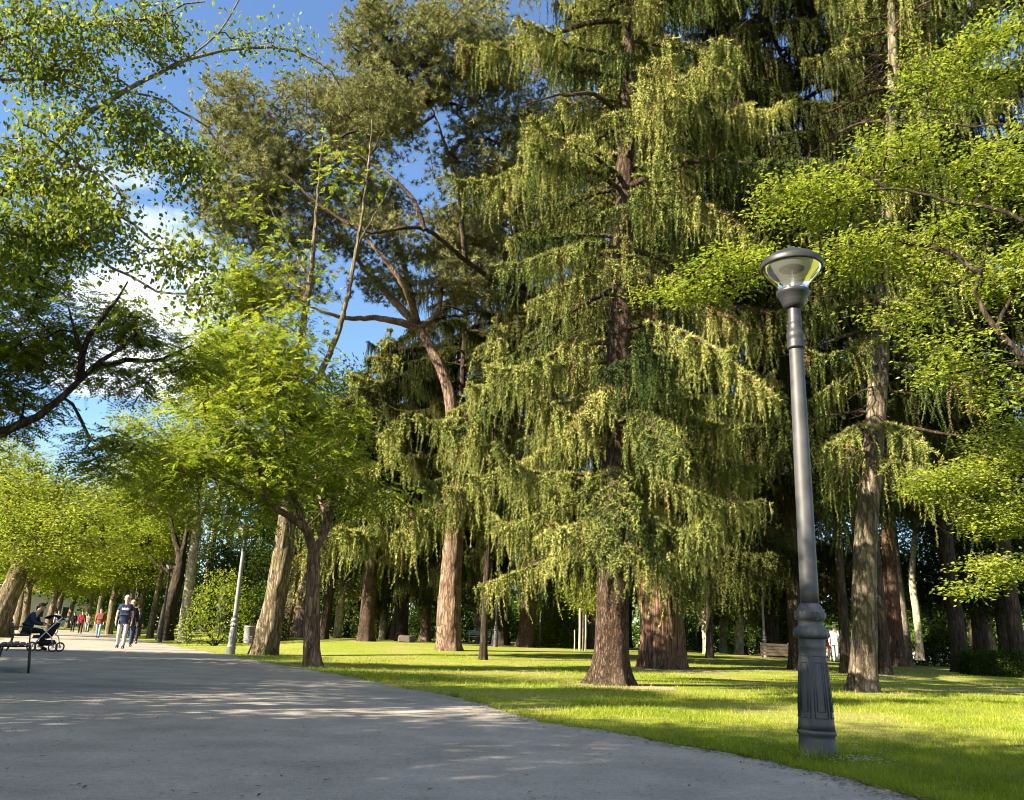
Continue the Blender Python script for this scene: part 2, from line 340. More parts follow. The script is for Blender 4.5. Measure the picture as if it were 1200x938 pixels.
def spruce(root, spine, r0, zlist, Lfun, seed, mat_bark, hang=(0.25, 0.95), dens=1.0, flare=(0.5, 0.35, 5, 0.3), ridge=0.12, sides=28, crown=True, wood=True, bare=0.0, lat_step=0.17, azw=None, ridgefreq=9.0):
    rg = np.random.default_rng(seed)
    sp = resample(spine, 0.12); Ltot = np.linalg.norm(sp-sp[0], axis=1)
    wd = Wood(); top = Ltot[-1]
    wd.tube(sp, r0*(1-0.82*(Ltot/top)**1.1), sides, ridge, flare, ridgefreq, seed)
    lv = Leaves(3)
    for zi, z in enumerate(zlist):
        i = int(np.argmin(abs(sp[:, 2]-z))); b = sp[i]
        az = rg.uniform(0, 2*PI)
        if azw is not None and rg.random() < azw[1]: az = rg.normal(azw[0], 0.9)
        Lb = Lfun(z)*rg.uniform(0.65, 1.15)
        s = np.linspace(0, 1, 14); up_ = rg.uniform(0.0, 0.25); dr = rg.uniform(0.35, 0.75); tip = rg.uniform(0.12, 0.42)
        zz = Lb*(up_*s-dr*s**2+tip*s**4)
        wob = np.cumsum(rg.normal(0, 0.035, 14))
        ax = az+wob*0.6
        P = np.column_stack([b[0]+np.cos(ax)*Lb*s*(1-0.08*s), b[1]+np.sin(ax)*Lb*s*(1-0.08*s), b[2]+zz])
        wd.tube(P, (0.05*Lb/3+0.012)*(1-0.88*s), 5)
        T = nrm(np.gradient(P, axis=0))
        isbare = rg.random() < bare
        tb = rg.normal(0.5, 0.16)
        # laterals
        Ls = np.arange(0.16, 1.0, lat_step/Lb); starts = []; tang = []; base_t = []
        for q, sv in enumerate(Ls):
            k = sv*13; k0 = int(k); fr = k-k0; k1 = min(k0+1, 13)
            p0 = P[k0]*(1-fr)+P[k1]*fr; t0 = T[k0]
            side = 1 if q % 2 else -1; ang = side*rg.uniform(0.7, 1.25)
            d = np.array([t0[0]*math.cos(ang)-t0[1]*math.sin(ang), t0[0]*math.sin(ang)+t0[1]*math.cos(ang), t0[2]*0.5+0.05])
            ll = (0.22+0.34*Lb*(1-sv)**0.8*min(1, sv*2.2))*rg.uniform(0.6, 1.25)
            n = max(3, int(ll/0.075)); u = np.linspace(0, 1, n)
            Q = p0+d*ll*u[:, None]; Q[:, 2] -= ll*0.35*u**2
            if isbare:
                if rg.random() < 0.6: wd.tube(Q[[0, n//2, -1]], [0.009, 0.006, 0.003], 3)
                continue
            wd.tube(Q[[0, n//2, -1]], [0.010, 0.007, 0.004], 3)
            starts.append(Q); tang.append(np.repeat(nrm(d)[None], n, 0)); base_t.append(np.full(n, tb+rg.normal(0, 0.10)))
        if isbare or not starts: continue
        m = np.linspace(0.2, 1, max(4, int(Lb/0.07))); kk = np.clip((m*13), 0, 12.999); k0 = kk.astype(int); fr = (kk-k0)[:, None]
        mainP = P[k0]*(1-fr)+P[k0+1]*fr
        starts.append(mainP); tang.append(T[k0]); base_t.append(np.full(len(m), tb))
        A = np.vstack(starts); TT = np.vstack(tang); tb_ = np.concatenate(base_t)
        shoots(lv, rg, A, TT, tb_+0.10, 4, 0.065, 0.022)
        far = np.linalg.norm(A-b, axis=1)/Lb
        keep = rg.random(len(A)) < dens*(0.35+0.65*np.clip(far*1.5, 0, 1))
        A = A[keep]; tb_ = tb_[keep]; far = far[keep]
        if len(A) == 0: continue
        clump = vnoise(A*3.1, seed+5)
        Ln = (hang[0]+(hang[1]-hang[0])*rg.random(len(A))**1.6)*(0.5+1.1*clump)*(0.5+0.9*np.sin(np.clip(far, 0.05, 1)*2.6))
        Ln = np.clip(Ln, 0.1, 2.0)
        dead = (vnoise(A*2.3, seed+9) > 0.80)&(rg.random(len(A)) < 0.6)
        tn = np.where(dead, 0.97, np.clip(tb_+rg.normal(0, 0.07, len(A)), 0, 0.82))
        strands(lv, rg, A, Ln, tn)
        # upturned tip
        shoots(lv, rg, np.repeat(P[-3:], 5, 0), np.repeat(T[-3:], 5, 0), np.full(15, tb+0.2), 5, 0.07, 0.022)
    tk = wd.build('trunk', mat_bark, root) if wood else None
    cw = lv.build('crown', MT['spruce'], root) if crown and lv.V else None
    return tk, cw

# ------------------------------------------------------------------ broadleaf and pine crowns grown from cluster points
def grow(skel, targets, seed, wd, step=0.35, rtip=0.006, arch=0.12, droop=0.0, sides=5):
    """joins every target to the nearest wood grown so far; returns end directions"""
    rg = np.random.default_rng(seed)
    NP = []; 
    for pts in skel: NP.extend(pts)
    NP = np.array(NP, float); n0 = len(NP)
    par = list(range(-1, n0-1)); cnt = [0]*n0
    nodes = list(NP)
    arr = np.zeros((n0+len(targets)*40, 3)); arr[:n0] = NP; n = n0
    par = np.full(len(arr), -1); cntA = np.zeros(len(arr)); lens = np.zeros(len(arr))
    dmin = np.array([np.min(np.linalg.norm(NP-t, axis=1)) for t in targets]); order = np.argsort(dmin)
    paths = []; ends = np.zeros((len(targets), 3))
    for oi in order:
        t = targets[oi]
        d = np.linalg.norm(arr[:n]-t, axis=1)+0.12*lens[:n]
        j = int(np.argmin(d)); a = arr[j]; dist = np.linalg.norm(t-a)
        k = int(min(max(2, dist/step), 30)); u = np.linspace(0, 1, k+1)[1:]
        path = a+(t-a)*u[:, None]
        off = rg.normal(0, arch*dist, 3); path = path+np.sin(u*PI)[:, None]*off
        path[:, 2] += np.sin(u*PI)*dist*(0.10-droop)
        if k > 2: path[:-1] += rg.normal(0, 0.03*dist/k+0.008, (k-1, 3))
        ids = [j]
        for q in range(len(path)):
            arr[n] = path[q]; par[n] = ids[-1]; lens[n] = lens[ids[-1]]+dist/k; ids.append(n); n += 1
        ends[oi] = nrm(path[-1]-(path[-2] if len(path) > 1 else a)); paths.append(ids)
    for ids in paths:
        j = ids[-1]
        while j >= 0: cntA[j] += 1; j = par[j]
    for ids in paths:
        P = arr[ids]; R = rtip*np.maximum(1, cntA[ids])**0.48; R[0] = min(R[0], R[1]*1.25) if len(R) > 1 else R[0]
        wd.tube(P, R, sides if R[0] > 0.02 else 4 if R[0] > 0.012 else 3)
    return ends

def clump_points(ells, n, seed, shell=0.35, hole=0.42, hs=1.1):
    """points in a union of ellipsoids (centre, radii, weight), towards the outside, with noise gaps"""
    rg = np.random.default_rng(seed); o = []; tot = sum(e[2] for e in ells)
    for cx, rr, wgt in ells:
        want = int(n*wgt/tot); got = 0; tries = 0
        while got < want and tries < 60:
            d = rvec(rg, want*2); r = (shell+(1-shell)*rg.random(want*2))**0.6; r[rg.random(want*2) < 0.25] *= 0.6
            p = np.asarray(cx)+d*r[:, None]*np.asarray(rr)
            p = p[vnoise(p*hs, seed+2) > hole*rg.uniform(0.7, 1.1, len(p))]; p = p[:want-got]
            o.append(p); got += len(p); tries += 1
    return np.vstack(o)

def leaf_clusters(lv, rg, C, ends, per, ext, ll, lw, style='flat', tbase=0.5, tv=0.18, hang=0.0):
    n = len(C); idx = np.repeat(np.arange(n), per); m = len(idx)
    off = rg.normal(size=(m, 3))*np.asarray(ext)
    P = C[idx]+off
    if style == 'flat':       # layered sprays, leaves mostly level
        D = nrm(off+1e-6)+rg.normal(0, 0.5, (m, 3)); D[:, 2] = D[:, 2]*0.35-0.12
        Nn = np.column_stack([rg.normal(-0.2, 0.6, m), rg.normal(-0.2, 0.6, m), np.ones(m)])
    elif style == 'hang':     # leaves on long stalks, blades hanging
        D = np.column_stack([rg.normal(0, 0.5, m), rg.normal(0, 0.5, m), -np.abs(rg.normal(0.8, 0.4, m))])
        Nn = rvec(rg, m)
    else:
        D = nrm(off+1e-6)+rg.normal(0, 0.6, (m, 3)); Nn = rvec(rg, m); Nn[:, 2] = np.abs(Nn[:, 2])+0.4
    ct = rg.normal(tbase, tv, n)
    lv.add(P, D, Nn, ll*rg.uniform(0.45, 1.4, m), lw*rg.uniform(0.55, 1.3, m), ct[idx]+rg.normal(0, 0.14, m))

def pinnate(lv, rg, C, per, ext, rl, ll, lw, tbase=0.5, pairs=7):
    """feathery compound leaves: leaflets in pairs along a rachis of length rl"""
    n = len(C); idx = np.repeat(np.arange(n), per); m = len(idx)
    off = rg.normal(size=(m, 3))*np.asarray(ext); P = C[idx]+off
    R = nrm(off+rg.normal(0, 0.3, (m, 3))*np.linalg.norm(ext)); R[:, 2] = R[:, 2]*0.4-0.15; R = nrm(R)
    Nn = nrm(np.column_stack([rg.normal(-0.2, 0.55, m), rg.normal(-0.2, 0.55, m), np.ones(m)]))
    Sd = nrm(np.cross(R, Nn)); ct = rg.normal(tbase, 0.16, n)[idx]+rg.normal(0, 0.08, m)
    for k in range(pairs):
        u = (k+0.7)/pairs
        for sg in (-1, 1):
            Q = P+R*(rl*u)-np.array([0, 0, 1])*(0.25*rl*u*u)
            lv.add(Q, Sd*sg*0.9+R*0.45+rg.normal(0, 0.12, (m, 3)), Nn+rg.normal(0, 0.2, (m, 3)), ll*rg.uniform(0.8, 1.15, m), lw, ct+rg.normal(0, 0.05, m))

def needle_tufts(lv, rg, C, ends, per, ext, nn, ll, lw, tbase=0.5):
    n = len(C); idx = np.repeat(np.arange(n), per); m = len(idx)
    off = rg.normal(size=(m, 3))*np.asarray(ext); off[:, 2] = np.abs(off[:, 2])*0.8-0.1*ext[2]; P = C[idx]+off
    ax = nrm(off*0.6+np.array([0, 0, 0.6])*np.max(ext)+rg.normal(0, 0.3, (m, 3))*np.max(ext))
    ct = rg.normal(tbase, 0.15, n)[idx]+rg.normal(0, 0.1, m)
    j = np.repeat(np.arange(m), nn)
    lv.add(P[j], ax[j]*0.55+rvec(rg, len(j))*0.9, rvec(rg, len(j)), ll*rg.uniform(0.7, 1.2, len(j)), lw, ct[j]+rg.normal(0, 0.05, len(j)))

def trunk_tube(wd, pts, r0, r1, flare=(0.4, 0.3, 5, 0.5), ridge=0.14, sides=24, seed=1, freq=9.0, step=0.12, power=1.0):
    P = resample(pts, step); h = np.linalg.norm(P-P[0], axis=1); h = h/h[-1]
    wd.tube(P, r0+(r1-r0)*h**power, sides, ridge, flare, freq, seed); return P
# ------------------------------------------------------------------ trees
def local(base, pts, Y=None):
    b = np.asarray(base); return [at(p[0], p[1], p[2] if len(p) > 2 else (Y or base[1]))-b for p in pts]
def ells_px(base, L_):
    """(px, py, Y, half width px, half height px, half depth m, weight) -> local ellipsoids"""
    o = []
    for px, py, Y, rx, rz, ry, w in L_:
        k = Y/F*1.08; o.append((at(px, py, Y)-np.asarray(base), (rx*k, ry, rz*k), w))
    return o

def tree(name, base, label, cat, trunk, limbs, ells, r0, r1, bark, leaf, ncl, kind, seed, group=None, flare=(0.4, 0.3, 5, 0.5), ridge=0.14, limb_r=None, sides=22,
         arch=0.12, droop=0.0, hole=0.42, shell=0.35, hs=1.1, step=0.35, rtip=0.006, freq=9.0, power=1.0, **kw):
    root = thing(name, tuple(base), label, cat, group)
    rg = np.random.default_rng(seed); wd = Wood(); sk = []
    P = trunk_tube(wd, trunk, r0, r1, flare, ridge, sides, seed, freq, 0.12 if sides > 14 else 0.4, power); sk.append(P[len(P)//2:])
    for i, lb in enumerate(limbs):
        ra = limb_r[i] if limb_r else r1*0.8
        Q = resample(lb, 0.2); Q[1:-1] += rg.normal(0, 0.015, (len(Q)-2, 3))
        wd.tube(Q, np.linspace(ra, max(0.010, ra*0.12), len(Q)), 10, 0.12, None, 6, seed+i); sk.append(Q[1:])
    C = clump_points(ells, ncl, seed, shell, hole, hs)
    ends = grow(sk, C, seed+1, wd, step, rtip, arch, droop)
    wd.build('trunk', MT[bark], root)
    lv = Leaves(3 if kind == 'needle' else 4)
    if kind == 'needle': needle_tufts(lv, rg, C, ends, kw['per'], kw['ext'], kw['nn'], kw['ll'], kw['lw'], kw.get('tb', 0.5))
    elif kind == 'pinnate': pinnate(lv, rg, C, kw['per'], kw['ext'], kw['rl'], kw['ll'], kw['lw'], kw.get('tb', 0.5), kw.get('pairs', 6))
    else: leaf_clusters(lv, rg, C, ends, kw['per'], kw['ext'], kw['ll'], kw['lw'], kind, kw.get('tb', 0.5))
    lv.build('crown', MT[leaf], root)
    return root

def wooden(name, parent, pts, r0, r1, bark, **k):
    wd = Wood(); trunk_tube(wd, pts, r0, r1, **k); return wd.build(name, MT[bark], parent)

# ---- weeping spruce in front, the next one behind it
def spr(name, base, label, spine, r0, bark, zs, Lf, seed, q=1.0, dens=1.0, group='weeping spruces on the lawn', **kw):
    root = thing(name, tuple(base), label, 'tree', group)
    rg = np.random.default_rng(seed)
    sp = resample(spine, 0.12); wd = Wood(); h = np.linalg.norm(sp-sp[0], axis=1); h /= h[-1]
    wd.tube(sp, r0*(1-0.80*h**1.1), kw.get('sides', 30), kw.get('ridge', 0.10), kw.get('flare', (0.55, 0.35, 5, 0.3)), kw.get('freq', 9.0), seed)
    wd.build('trunk', MT[bark], root)
    lv = Leaves(3); bw = Wood(); ntri = 0
    hang = kw.get('hang', (0.16, 0.78)); bare = kw.get('bare', 0.06)
    for zi, z in enumerate(zs):
        i = int(np.argmin(abs(sp[:, 2]-z))); b = sp[i]
        az = (zi*2.399963+rg.normal(0, 0.25)) % (2*PI)
        Lb = Lf(z)*rg.uniform(0.45, 1.22); n_ = 14
        s = np.linspace(0, 1, n_); u0 = rg.uniform(0.02, 0.25); dr = rg.uniform(0.45, 0.95); tip = rg.uniform(0.15, 0.5)
        wob = np.cumsum(rg.normal(0, 0.045, n_)); ax = az+wob*0.7
        P = np.column_stack([b[0]+np.cos(ax)*Lb*s*(1-0.06*s), b[1]+np.sin(ax)*Lb*s*(1-0.06*s), b[2]+Lb*(u0*s-dr*s**2+tip*s**4)])
        bw.tube(P, (0.045*Lb/3+0.012)*(1-0.88*s), 6)
        T = nrm(np.gradient(P, axis=0)); isb = rg.random() < bare; tb = rg.normal(0.45, 0.17)
        St, Tg, Bt = [], [], []
        for qn, sv in enumerate(np.arange(0.14, 1.0, 0.15*math.sqrt(q)/Lb)):
            k = sv*(n_-1); k0 = int(k); fr = k-k0; k1 = min(k0+1, n_-1); p0 = P[k0]*(1-fr)+P[k1]*fr; t0 = T[k0]
            ang = (1 if qn % 2 else -1)*rg.uniform(0.65, 1.2)
            d = nrm(np.array([t0[0]*math.cos(ang)-t0[1]*math.sin(ang), t0[0]*math.sin(ang)+t0[1]*math.cos(ang), t0[2]*0.5+0.05]))
            ll = (0.20+0.24*Lb*(1-sv)**0.8*min(1, sv*2.2))*rg.uniform(0.6, 1.25)
            n = max(3, int(ll/(0.065*math.sqrt(q)))); u = np.linspace(0, 1, n); Q = p0+d*ll*u[:, None]; Q[:, 2] -= ll*0.35*u**2
            if rg.random() < (0.6 if isb else 1): bw.tube(Q[[0, n//2, -1]], [0.010, 0.007, 0.003], 3)
            if isb: continue
            St.append(Q); Tg.append(np.repeat(d[None], n, 0)); Bt.append(np.full(n, tb+rg.normal(0, 0.08)))
        if isb or not St: continue
        m = np.linspace(0.15, 1, max(4, int(Lb/(0.07*math.sqrt(q))))); kk = np.clip(m*(n_-1), 0, n_-1.001); k0 = kk.astype(int); fr = (kk-k0)[:, None]
        St.append(P[k0]*(1-fr)+P[k0+1]*fr); Tg.append(T[k0]); Bt.append(np.full(len(m), tb))
        A = np.vstack(St); TT = np.vstack(Tg); tt = np.concatenate(Bt)
        shoots(lv, rg, A, TT, tt+0.10, 13, 0.080*q, 0.026*q)
        far = np.linalg.norm(A-b, axis=1)/Lb
        keep = rg.random(len(A)) < dens*(0.10+0.90*np.clip((far-0.22)*2.2, 0, 1)); A = A[keep]; tt = tt[keep]; far = far[keep]
        if not len(A): continue
        Ln = (hang[0]+(hang[1]-hang[0])*rg.random(len(A))**1.5)*(0.45+1.2*vnoise(A*2.6, seed+5))*(0.5+0.9*np.sin(np.clip(far, 0.05, 1)*2.6))
        Ln = np.clip(Ln, 0.10, 1.9)
        dead = (vnoise(A*2.1, seed+9) > 0.80) & (rg.random(len(A)) < 0.55)
        tn = np.where(dead, 0.97, np.clip(tt+rg.normal(0, 0.13, len(A)), 0, 0.80))
        strands(lv, rg, A, Ln, tn, 0.0080*q, 0.066*q, 0.026*q)
        shoots(lv, rg, np.repeat(P[-3:], 5, 0), np.repeat(T[-3:], 5, 0), np.full(15, tb+0.2), 9, 0.075*q, 0.024*q)
    bo = bw.build('branches', MT['b_spruce'], root); bo['kind'] = 'stuff'
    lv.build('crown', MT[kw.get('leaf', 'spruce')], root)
    print(name, 'tris', lv.count())
    return root

rgz = np.random.default_rng(77)
def ground_base(px, py): X, Y = gnd(px, py); return np.array((X, Y, float(H(X, Y))))
def col_base(px, Y, py=752): return np.array(spot(px, Y, py))

bA = ground_base(715, 803)
spA = local(bA, [(715, 803), (717, 740), (719, 650), (724, 450), (731, 250), (737, 20)]); spA[0][2] = -0.08
spA.append(spA[-1]+np.array((0.15, 0.1, 6.5)))
zA = np.sort(np.concatenate([z+rgz.normal(0, 0.30, 7) for z in np.cumsum(np.concatenate([[3.0], rgz.uniform(0.9, 1.45, 16)]))]+[rgz.uniform(3.2, 6.5, 12)]))
spruceA = spr('weeping_spruce', bA, 'large weeping spruce with smooth brown trunk flared at its foot, nearest of the spruces', spA, 0.345, 'b_spruce', zA,
    lambda z: np.interp(z, [2.5, 5, 12, 18, 23], [2.7, 3.3, 4.2, 4.2, 1.2]), 11, dens=0.80, flare=(0.85, 0.30, 5, 0.3))
bB = col_base(776, 28.5, 786)
spB = local(bB, [(776, 786), (776, 740), (770, 660), (768, 560), (764, 400), (762, 200)]); spB[0][2] = -0.08
spB.append(spB[-1]+np.array((0, 0, 16.0)))
zB = np.sort(np.concatenate([z+rgz.normal(0, 0.16, 5) for z in np.cumsum(np.concatenate([[4.8], rgz.uniform(0.9, 1.6, 23)]))]))
spruceB = spr('weeping_spruce', bB, 'weeping spruce on a very thick furrowed reddish trunk, right of the brown flared trunk', spB, 0.70, 'b_red', zB,
    lambda z: np.interp(z, [4, 8, 18, 28, 35], [4.2, 5.8, 7.0, 5.6, 1.6]), 23, q=1.7, leaf='spruce_shaded', dens=0.75, flare=(0.25, 0.6, 7, 0.3), ridge=0.30, freq=22, sides=64, hang=(0.4, 1.5), bare=0.12)
bR = ground_base(1012, 811)
spR = local(bR, [(1012, 811), (1013, 740), (1014, 640), (1022, 540), (1031, 420), (1036, 300), (1046, 50)]); spR[0][2] = -0.08
spR.append(spR[-1]+np.array((0.1, 0, 6.0)))
zR = np.sort(rgz.uniform(4.2, 21, 120))
spruceR = spr('weeping_spruce', bR, 'thin crowned spruce with pale mottled trunk and bare dead twigs, right of the near lamp', spR, 0.275, 'b_mottle', zR,
    lambda z: np.interp(z, [4, 6, 10, 14, 22], [2.3, 2.4, 2.2, 2.9, 1.4]), 37, dens=0.50, bare=0.50, hang=(0.25, 1.1), flare=(0.55, 0.35, 5, 0.9))

def borrowed(name, base, label, src, scale, rz, trunk, r0, bark, cat='tree', group=None, zs=1.0, crown_off=(0, 0, 0), **k):
    """a tree with its own trunk; its crown and branches share the mesh of another of the kind"""
    root = thing(name, tuple(base), label, cat, group)
    t = resample(trunk, 0.15); wd = Wood(); h = np.linalg.norm(t-t[0], axis=1); h /= h[-1]
    wd.tube(t, r0*(1-0.75*h), k.get('sides', 22), k.get('ridge', 0.12), k.get('flare', (0.45, 0.4, 5, 0.3)), k.get('freq', 9), k.get('seed', 3)); wd.build('trunk', MT[bark], root)
    for ch in [o for o in COL.objects if o.parent == src and o.name.split('.')[0] in ('crown', 'branches')]:
        d = ch.copy(); COL.objects.link(d); d.parent = root; d.rotation_euler = (0, 0, rz); d.scale = (scale, scale, scale*zs); d.location = crown_off
    return root
def straight(H_, lean=(0, 0)):
    return [np.array((lean[0]*u, lean[1]*u, H_*u-0.1*(u == 0))) for u in (0, 0.25, 0.5, 0.75, 1)]

bS = col_base(566, 30, 769)
zS = np.sort(np.concatenate([z+rgz.normal(0, 0.12, 5) for z in np.arange(5.2, 13.0, 0.6)]))
spruceS = spr('weeping_spruce', bS, 'smaller weeping spruce with thin dark trunk beside the dark lamp post', straight(13.0), 0.13, 'b_dark', zS,
    lambda z: np.interp(z, [5, 7, 10, 13], [3.1, 3.4, 2.0, 0.2]), 29, q=1.6, dens=0.8, hang=(0.3, 1.2), bare=0.08)
WS = 'weeping spruces on the lawn'
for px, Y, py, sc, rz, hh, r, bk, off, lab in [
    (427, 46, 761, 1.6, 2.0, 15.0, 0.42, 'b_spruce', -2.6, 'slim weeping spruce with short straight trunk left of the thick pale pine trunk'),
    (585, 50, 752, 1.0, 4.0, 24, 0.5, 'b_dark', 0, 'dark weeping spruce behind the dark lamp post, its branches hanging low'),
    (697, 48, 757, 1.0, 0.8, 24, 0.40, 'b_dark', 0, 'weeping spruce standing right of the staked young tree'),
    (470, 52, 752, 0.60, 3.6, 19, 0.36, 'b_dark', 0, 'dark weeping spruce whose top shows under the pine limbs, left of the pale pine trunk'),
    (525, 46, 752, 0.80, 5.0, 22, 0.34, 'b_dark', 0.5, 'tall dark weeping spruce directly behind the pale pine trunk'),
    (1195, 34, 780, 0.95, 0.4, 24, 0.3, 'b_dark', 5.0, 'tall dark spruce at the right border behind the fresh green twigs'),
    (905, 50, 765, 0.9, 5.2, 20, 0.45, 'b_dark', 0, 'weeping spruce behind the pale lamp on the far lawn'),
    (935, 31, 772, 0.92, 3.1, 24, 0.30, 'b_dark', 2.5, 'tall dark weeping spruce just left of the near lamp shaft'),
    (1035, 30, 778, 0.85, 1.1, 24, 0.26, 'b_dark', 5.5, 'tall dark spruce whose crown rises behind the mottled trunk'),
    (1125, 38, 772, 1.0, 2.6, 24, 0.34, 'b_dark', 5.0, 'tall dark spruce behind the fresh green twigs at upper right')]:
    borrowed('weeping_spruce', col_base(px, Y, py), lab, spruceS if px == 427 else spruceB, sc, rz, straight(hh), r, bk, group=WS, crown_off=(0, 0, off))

# ---- stone pines
PG = 'umbrella pines on the lawn'
bC = col_base(525, 37, 766)
pc = tree('umbrella_pine', bC, 'umbrella pine with thick pale grey trunk turning orange above, spreading limbs', 'tree',
    local(bC, [(525, 767), (527, 700), (532, 620), (534, 540), (526, 460), (508, 415), (490, 383)]),
    [local(bC, l) for l in [
        [(491, 386), (470, 378, 36.5), (440, 373, 36), (400, 372, 35), (340, 350, 34)], [(489, 380), (468, 360, 37), (440, 330, 37), (415, 300, 37), (380, 260, 37)],
        [(492, 386), (514, 364, 37), (517, 335, 37.2), (527, 305, 37.4), (540, 280, 37.6)], [(489, 380), (470, 330, 35), (420, 270, 34.5), (370, 240, 34), (320, 190, 34)],
        [(490, 383), (470, 300, 38), (440, 220, 39), (420, 150, 39)]]],
    ells_px(bC, [(300, 200, 34, 70, 85, 2.6, 3), (370, 150, 35, 80, 80, 3, 3), (330, 270, 35, 60, 60, 2, 1.6), (440, 130, 38, 70, 70, 3, 2), (420, 230, 37, 70, 60, 3, 1.8), (310, 340, 35, 35, 35, 1.5, 0.6), (270, 130, 34, 40, 50, 2, 0.9), (430, 285, 36, 70, 28, 2.5, 1.3), (530, 285, 37, 60, 38, 2.5, 1.6), (260, 250, 33.5, 40, 60, 1.8, 1.0), (350, 335, 35, 45, 25, 1.6, 0.5), (455, 335, 37, 40, 22, 1.5, 0.6), (545, 330, 37, 45, 30, 1.8, 0.9)]),
    0.54, 0.20, 'b_pine', 'pine', 1350, 'needle', 51, PG, limb_r=[0.20, 0.22, 0.16, 0.17, 0.18], hole=0.36, shell=0.3, hs=0.7, step=0.6, rtip=0.011, arch=0.10, sides=40, ridge=0.22, freq=16,
    per=8, ext=(0.42, 0.42, 0.28), nn=24, ll=0.27, lw=0.034)
bD = col_base(615, 46, 758)
pd = tree('umbrella_pine', bD, 'umbrella pine with dark leaning trunk, its orange limbs showing between the spruces', 'tree',
    local(bD, [(615, 759), (620, 710), (628, 640), (633, 570), (645, 480), (665, 410), (690, 370)], None),
    [local(bD, l) for l in [
        [(690, 372), (660, 365, 44), (630, 352, 42), (590, 335, 38), (545, 305, 34), (495, 268, 31), (430, 272, 30), (375, 240, 30), (335, 205, 30)],
        [(498, 270, 31), (485, 235, 31), (460, 210, 31), (425, 185, 31), (395, 160, 31)], [(545, 305, 34), (540, 250, 33), (525, 180, 32), (500, 110, 32)],
        [(690, 370), (700, 330), (690, 250), (680, 150)], [(690, 372), (720, 345, 46), (760, 300, 46), (790, 220, 46)]]],
    ells_px(bD, [(520, 60, 31, 110, 75, 3, 4), (450, 130, 31, 50, 50, 2, 1.4), (590, 120, 33, 90, 70, 3, 2), (430, 40, 31, 40, 50, 2, 1.0), (560, 200, 34, 70, 50, 2, 1.2), (690, 120, 44, 90, 100, 3, 1.0), (610, 230, 36, 50, 50, 2.5, 0.9)]),
    0.44, 0.26, 'b_spruce', 'pine', 1000, 'needle', 61, PG, limb_r=[0.22, 0.12, 0.14, 0.2, 0.2], hole=0.34, shell=0.3, hs=0.7, step=0.6, rtip=0.011, arch=0.10, sides=28, ridge=0.16,
    per=8, ext=(0.40, 0.40, 0.28), nn=24, ll=0.26, lw=0.032, tb=0.42)
bP = col_base(1052, 42, 781)
pp = tree('umbrella_pine', bP, 'tall umbrella pine with bare reddish trunk, right of the mottled trunk', 'tree',
    local(bP, [(1053, 781), (1047, 720), (1041, 640), (1037, 560), (1034, 470)]),
    [local(bP, l) for l in [[(1035, 490), (1010, 450), (975, 440), (950, 450)], [(1034, 470), (1060, 420), (1100, 400), (1140, 410)], [(1034, 470), (1025, 400), (1040, 330)], [(1036, 520), (1070, 480), (1100, 460)]]],
    ells_px(bP, [(985, 470, 42, 50, 40, 2.5, 1.6), (1060, 400, 42, 80, 50, 3, 2), (1120, 430, 42, 60, 50, 2.5, 1.5), (1040, 320, 42, 90, 50, 3, 2), (1150, 380, 43, 60, 50, 2, 1)]),
    0.40, 0.20, 'b_orange', 'pine', 520, 'needle', 71, PG, limb_r=[0.13]*4, hole=0.36, hs=0.7, step=0.6, rtip=0.011, sides=22, per=8, ext=(0.45, 0.45, 0.28), nn=20, ll=0.28, lw=0.034)

# ---- locusts along the path
LG = 'broadleaf trees along the right edge of the path'
bE = ground_base(365, 781)
tree('locust_tree', bE, 'low forking tree with dark straight trunk at the lawn edge, nearest the path', 'tree',
    local(bE, [(365, 782), (365, 740), (366, 700), (368, 645)]),
    [local(bE, l) for l in [
        [(368, 650), (358, 622, 21.2), (336, 604, 21), (316, 588, 20.8), (302, 545, 20.5), (278, 508, 20), (240, 492, 19.6)], [(368, 648), (352, 606), (340, 565), (335, 520), (322, 470)],
        [(369, 648), (384, 618, 21.6), (392, 570, 22), (398, 520, 22)], [(316, 588, 20.8), (285, 572, 20), (250, 560, 19.6), (210, 548, 19.3)], [(369, 648), (380, 610, 22.5), (370, 560, 23), (375, 520, 23.5)]]],
    ells_px(bE, [(250, 500, 19.8, 65, 50, 1.6, 2), (310, 470, 20.5, 60, 60, 1.8, 2.2), (365, 545, 21.5, 50, 50, 1.6, 1.6), (215, 550, 19.5, 55, 35, 1.5, 1.8), (300, 560, 20.5, 55, 35, 1.4, 1.4), (410, 560, 22, 35, 40, 1.4, 0.8), (290, 615, 20.6, 40, 22, 1.2, 0.7), (345, 440, 21, 45, 40, 1.5, 1), (270, 410, 20.5, 60, 45, 1.6, 1.3), (340, 380, 21, 40, 40, 1.4, 0.7), (180, 590, 19.5, 50, 25, 1.4, 0.7), (450, 590, 22, 35, 30, 1.4, 0.5)]),
    0.205, 0.16, 'b_pine', 'locust', 500, 'pinnate', 81, LG, limb_r=[0.12, 0.11, 0.10, 0.07, 0.08], hole=0.50, hs=1.2, per=7, ext=(0.28, 0.28, 0.15), rl=0.24, ll=0.11, lw=0.056, pairs=5, ridge=0.22, freq=14, flare=(0.35, 0.22, 5, 0.4))
bF = ground_base(312, 768)
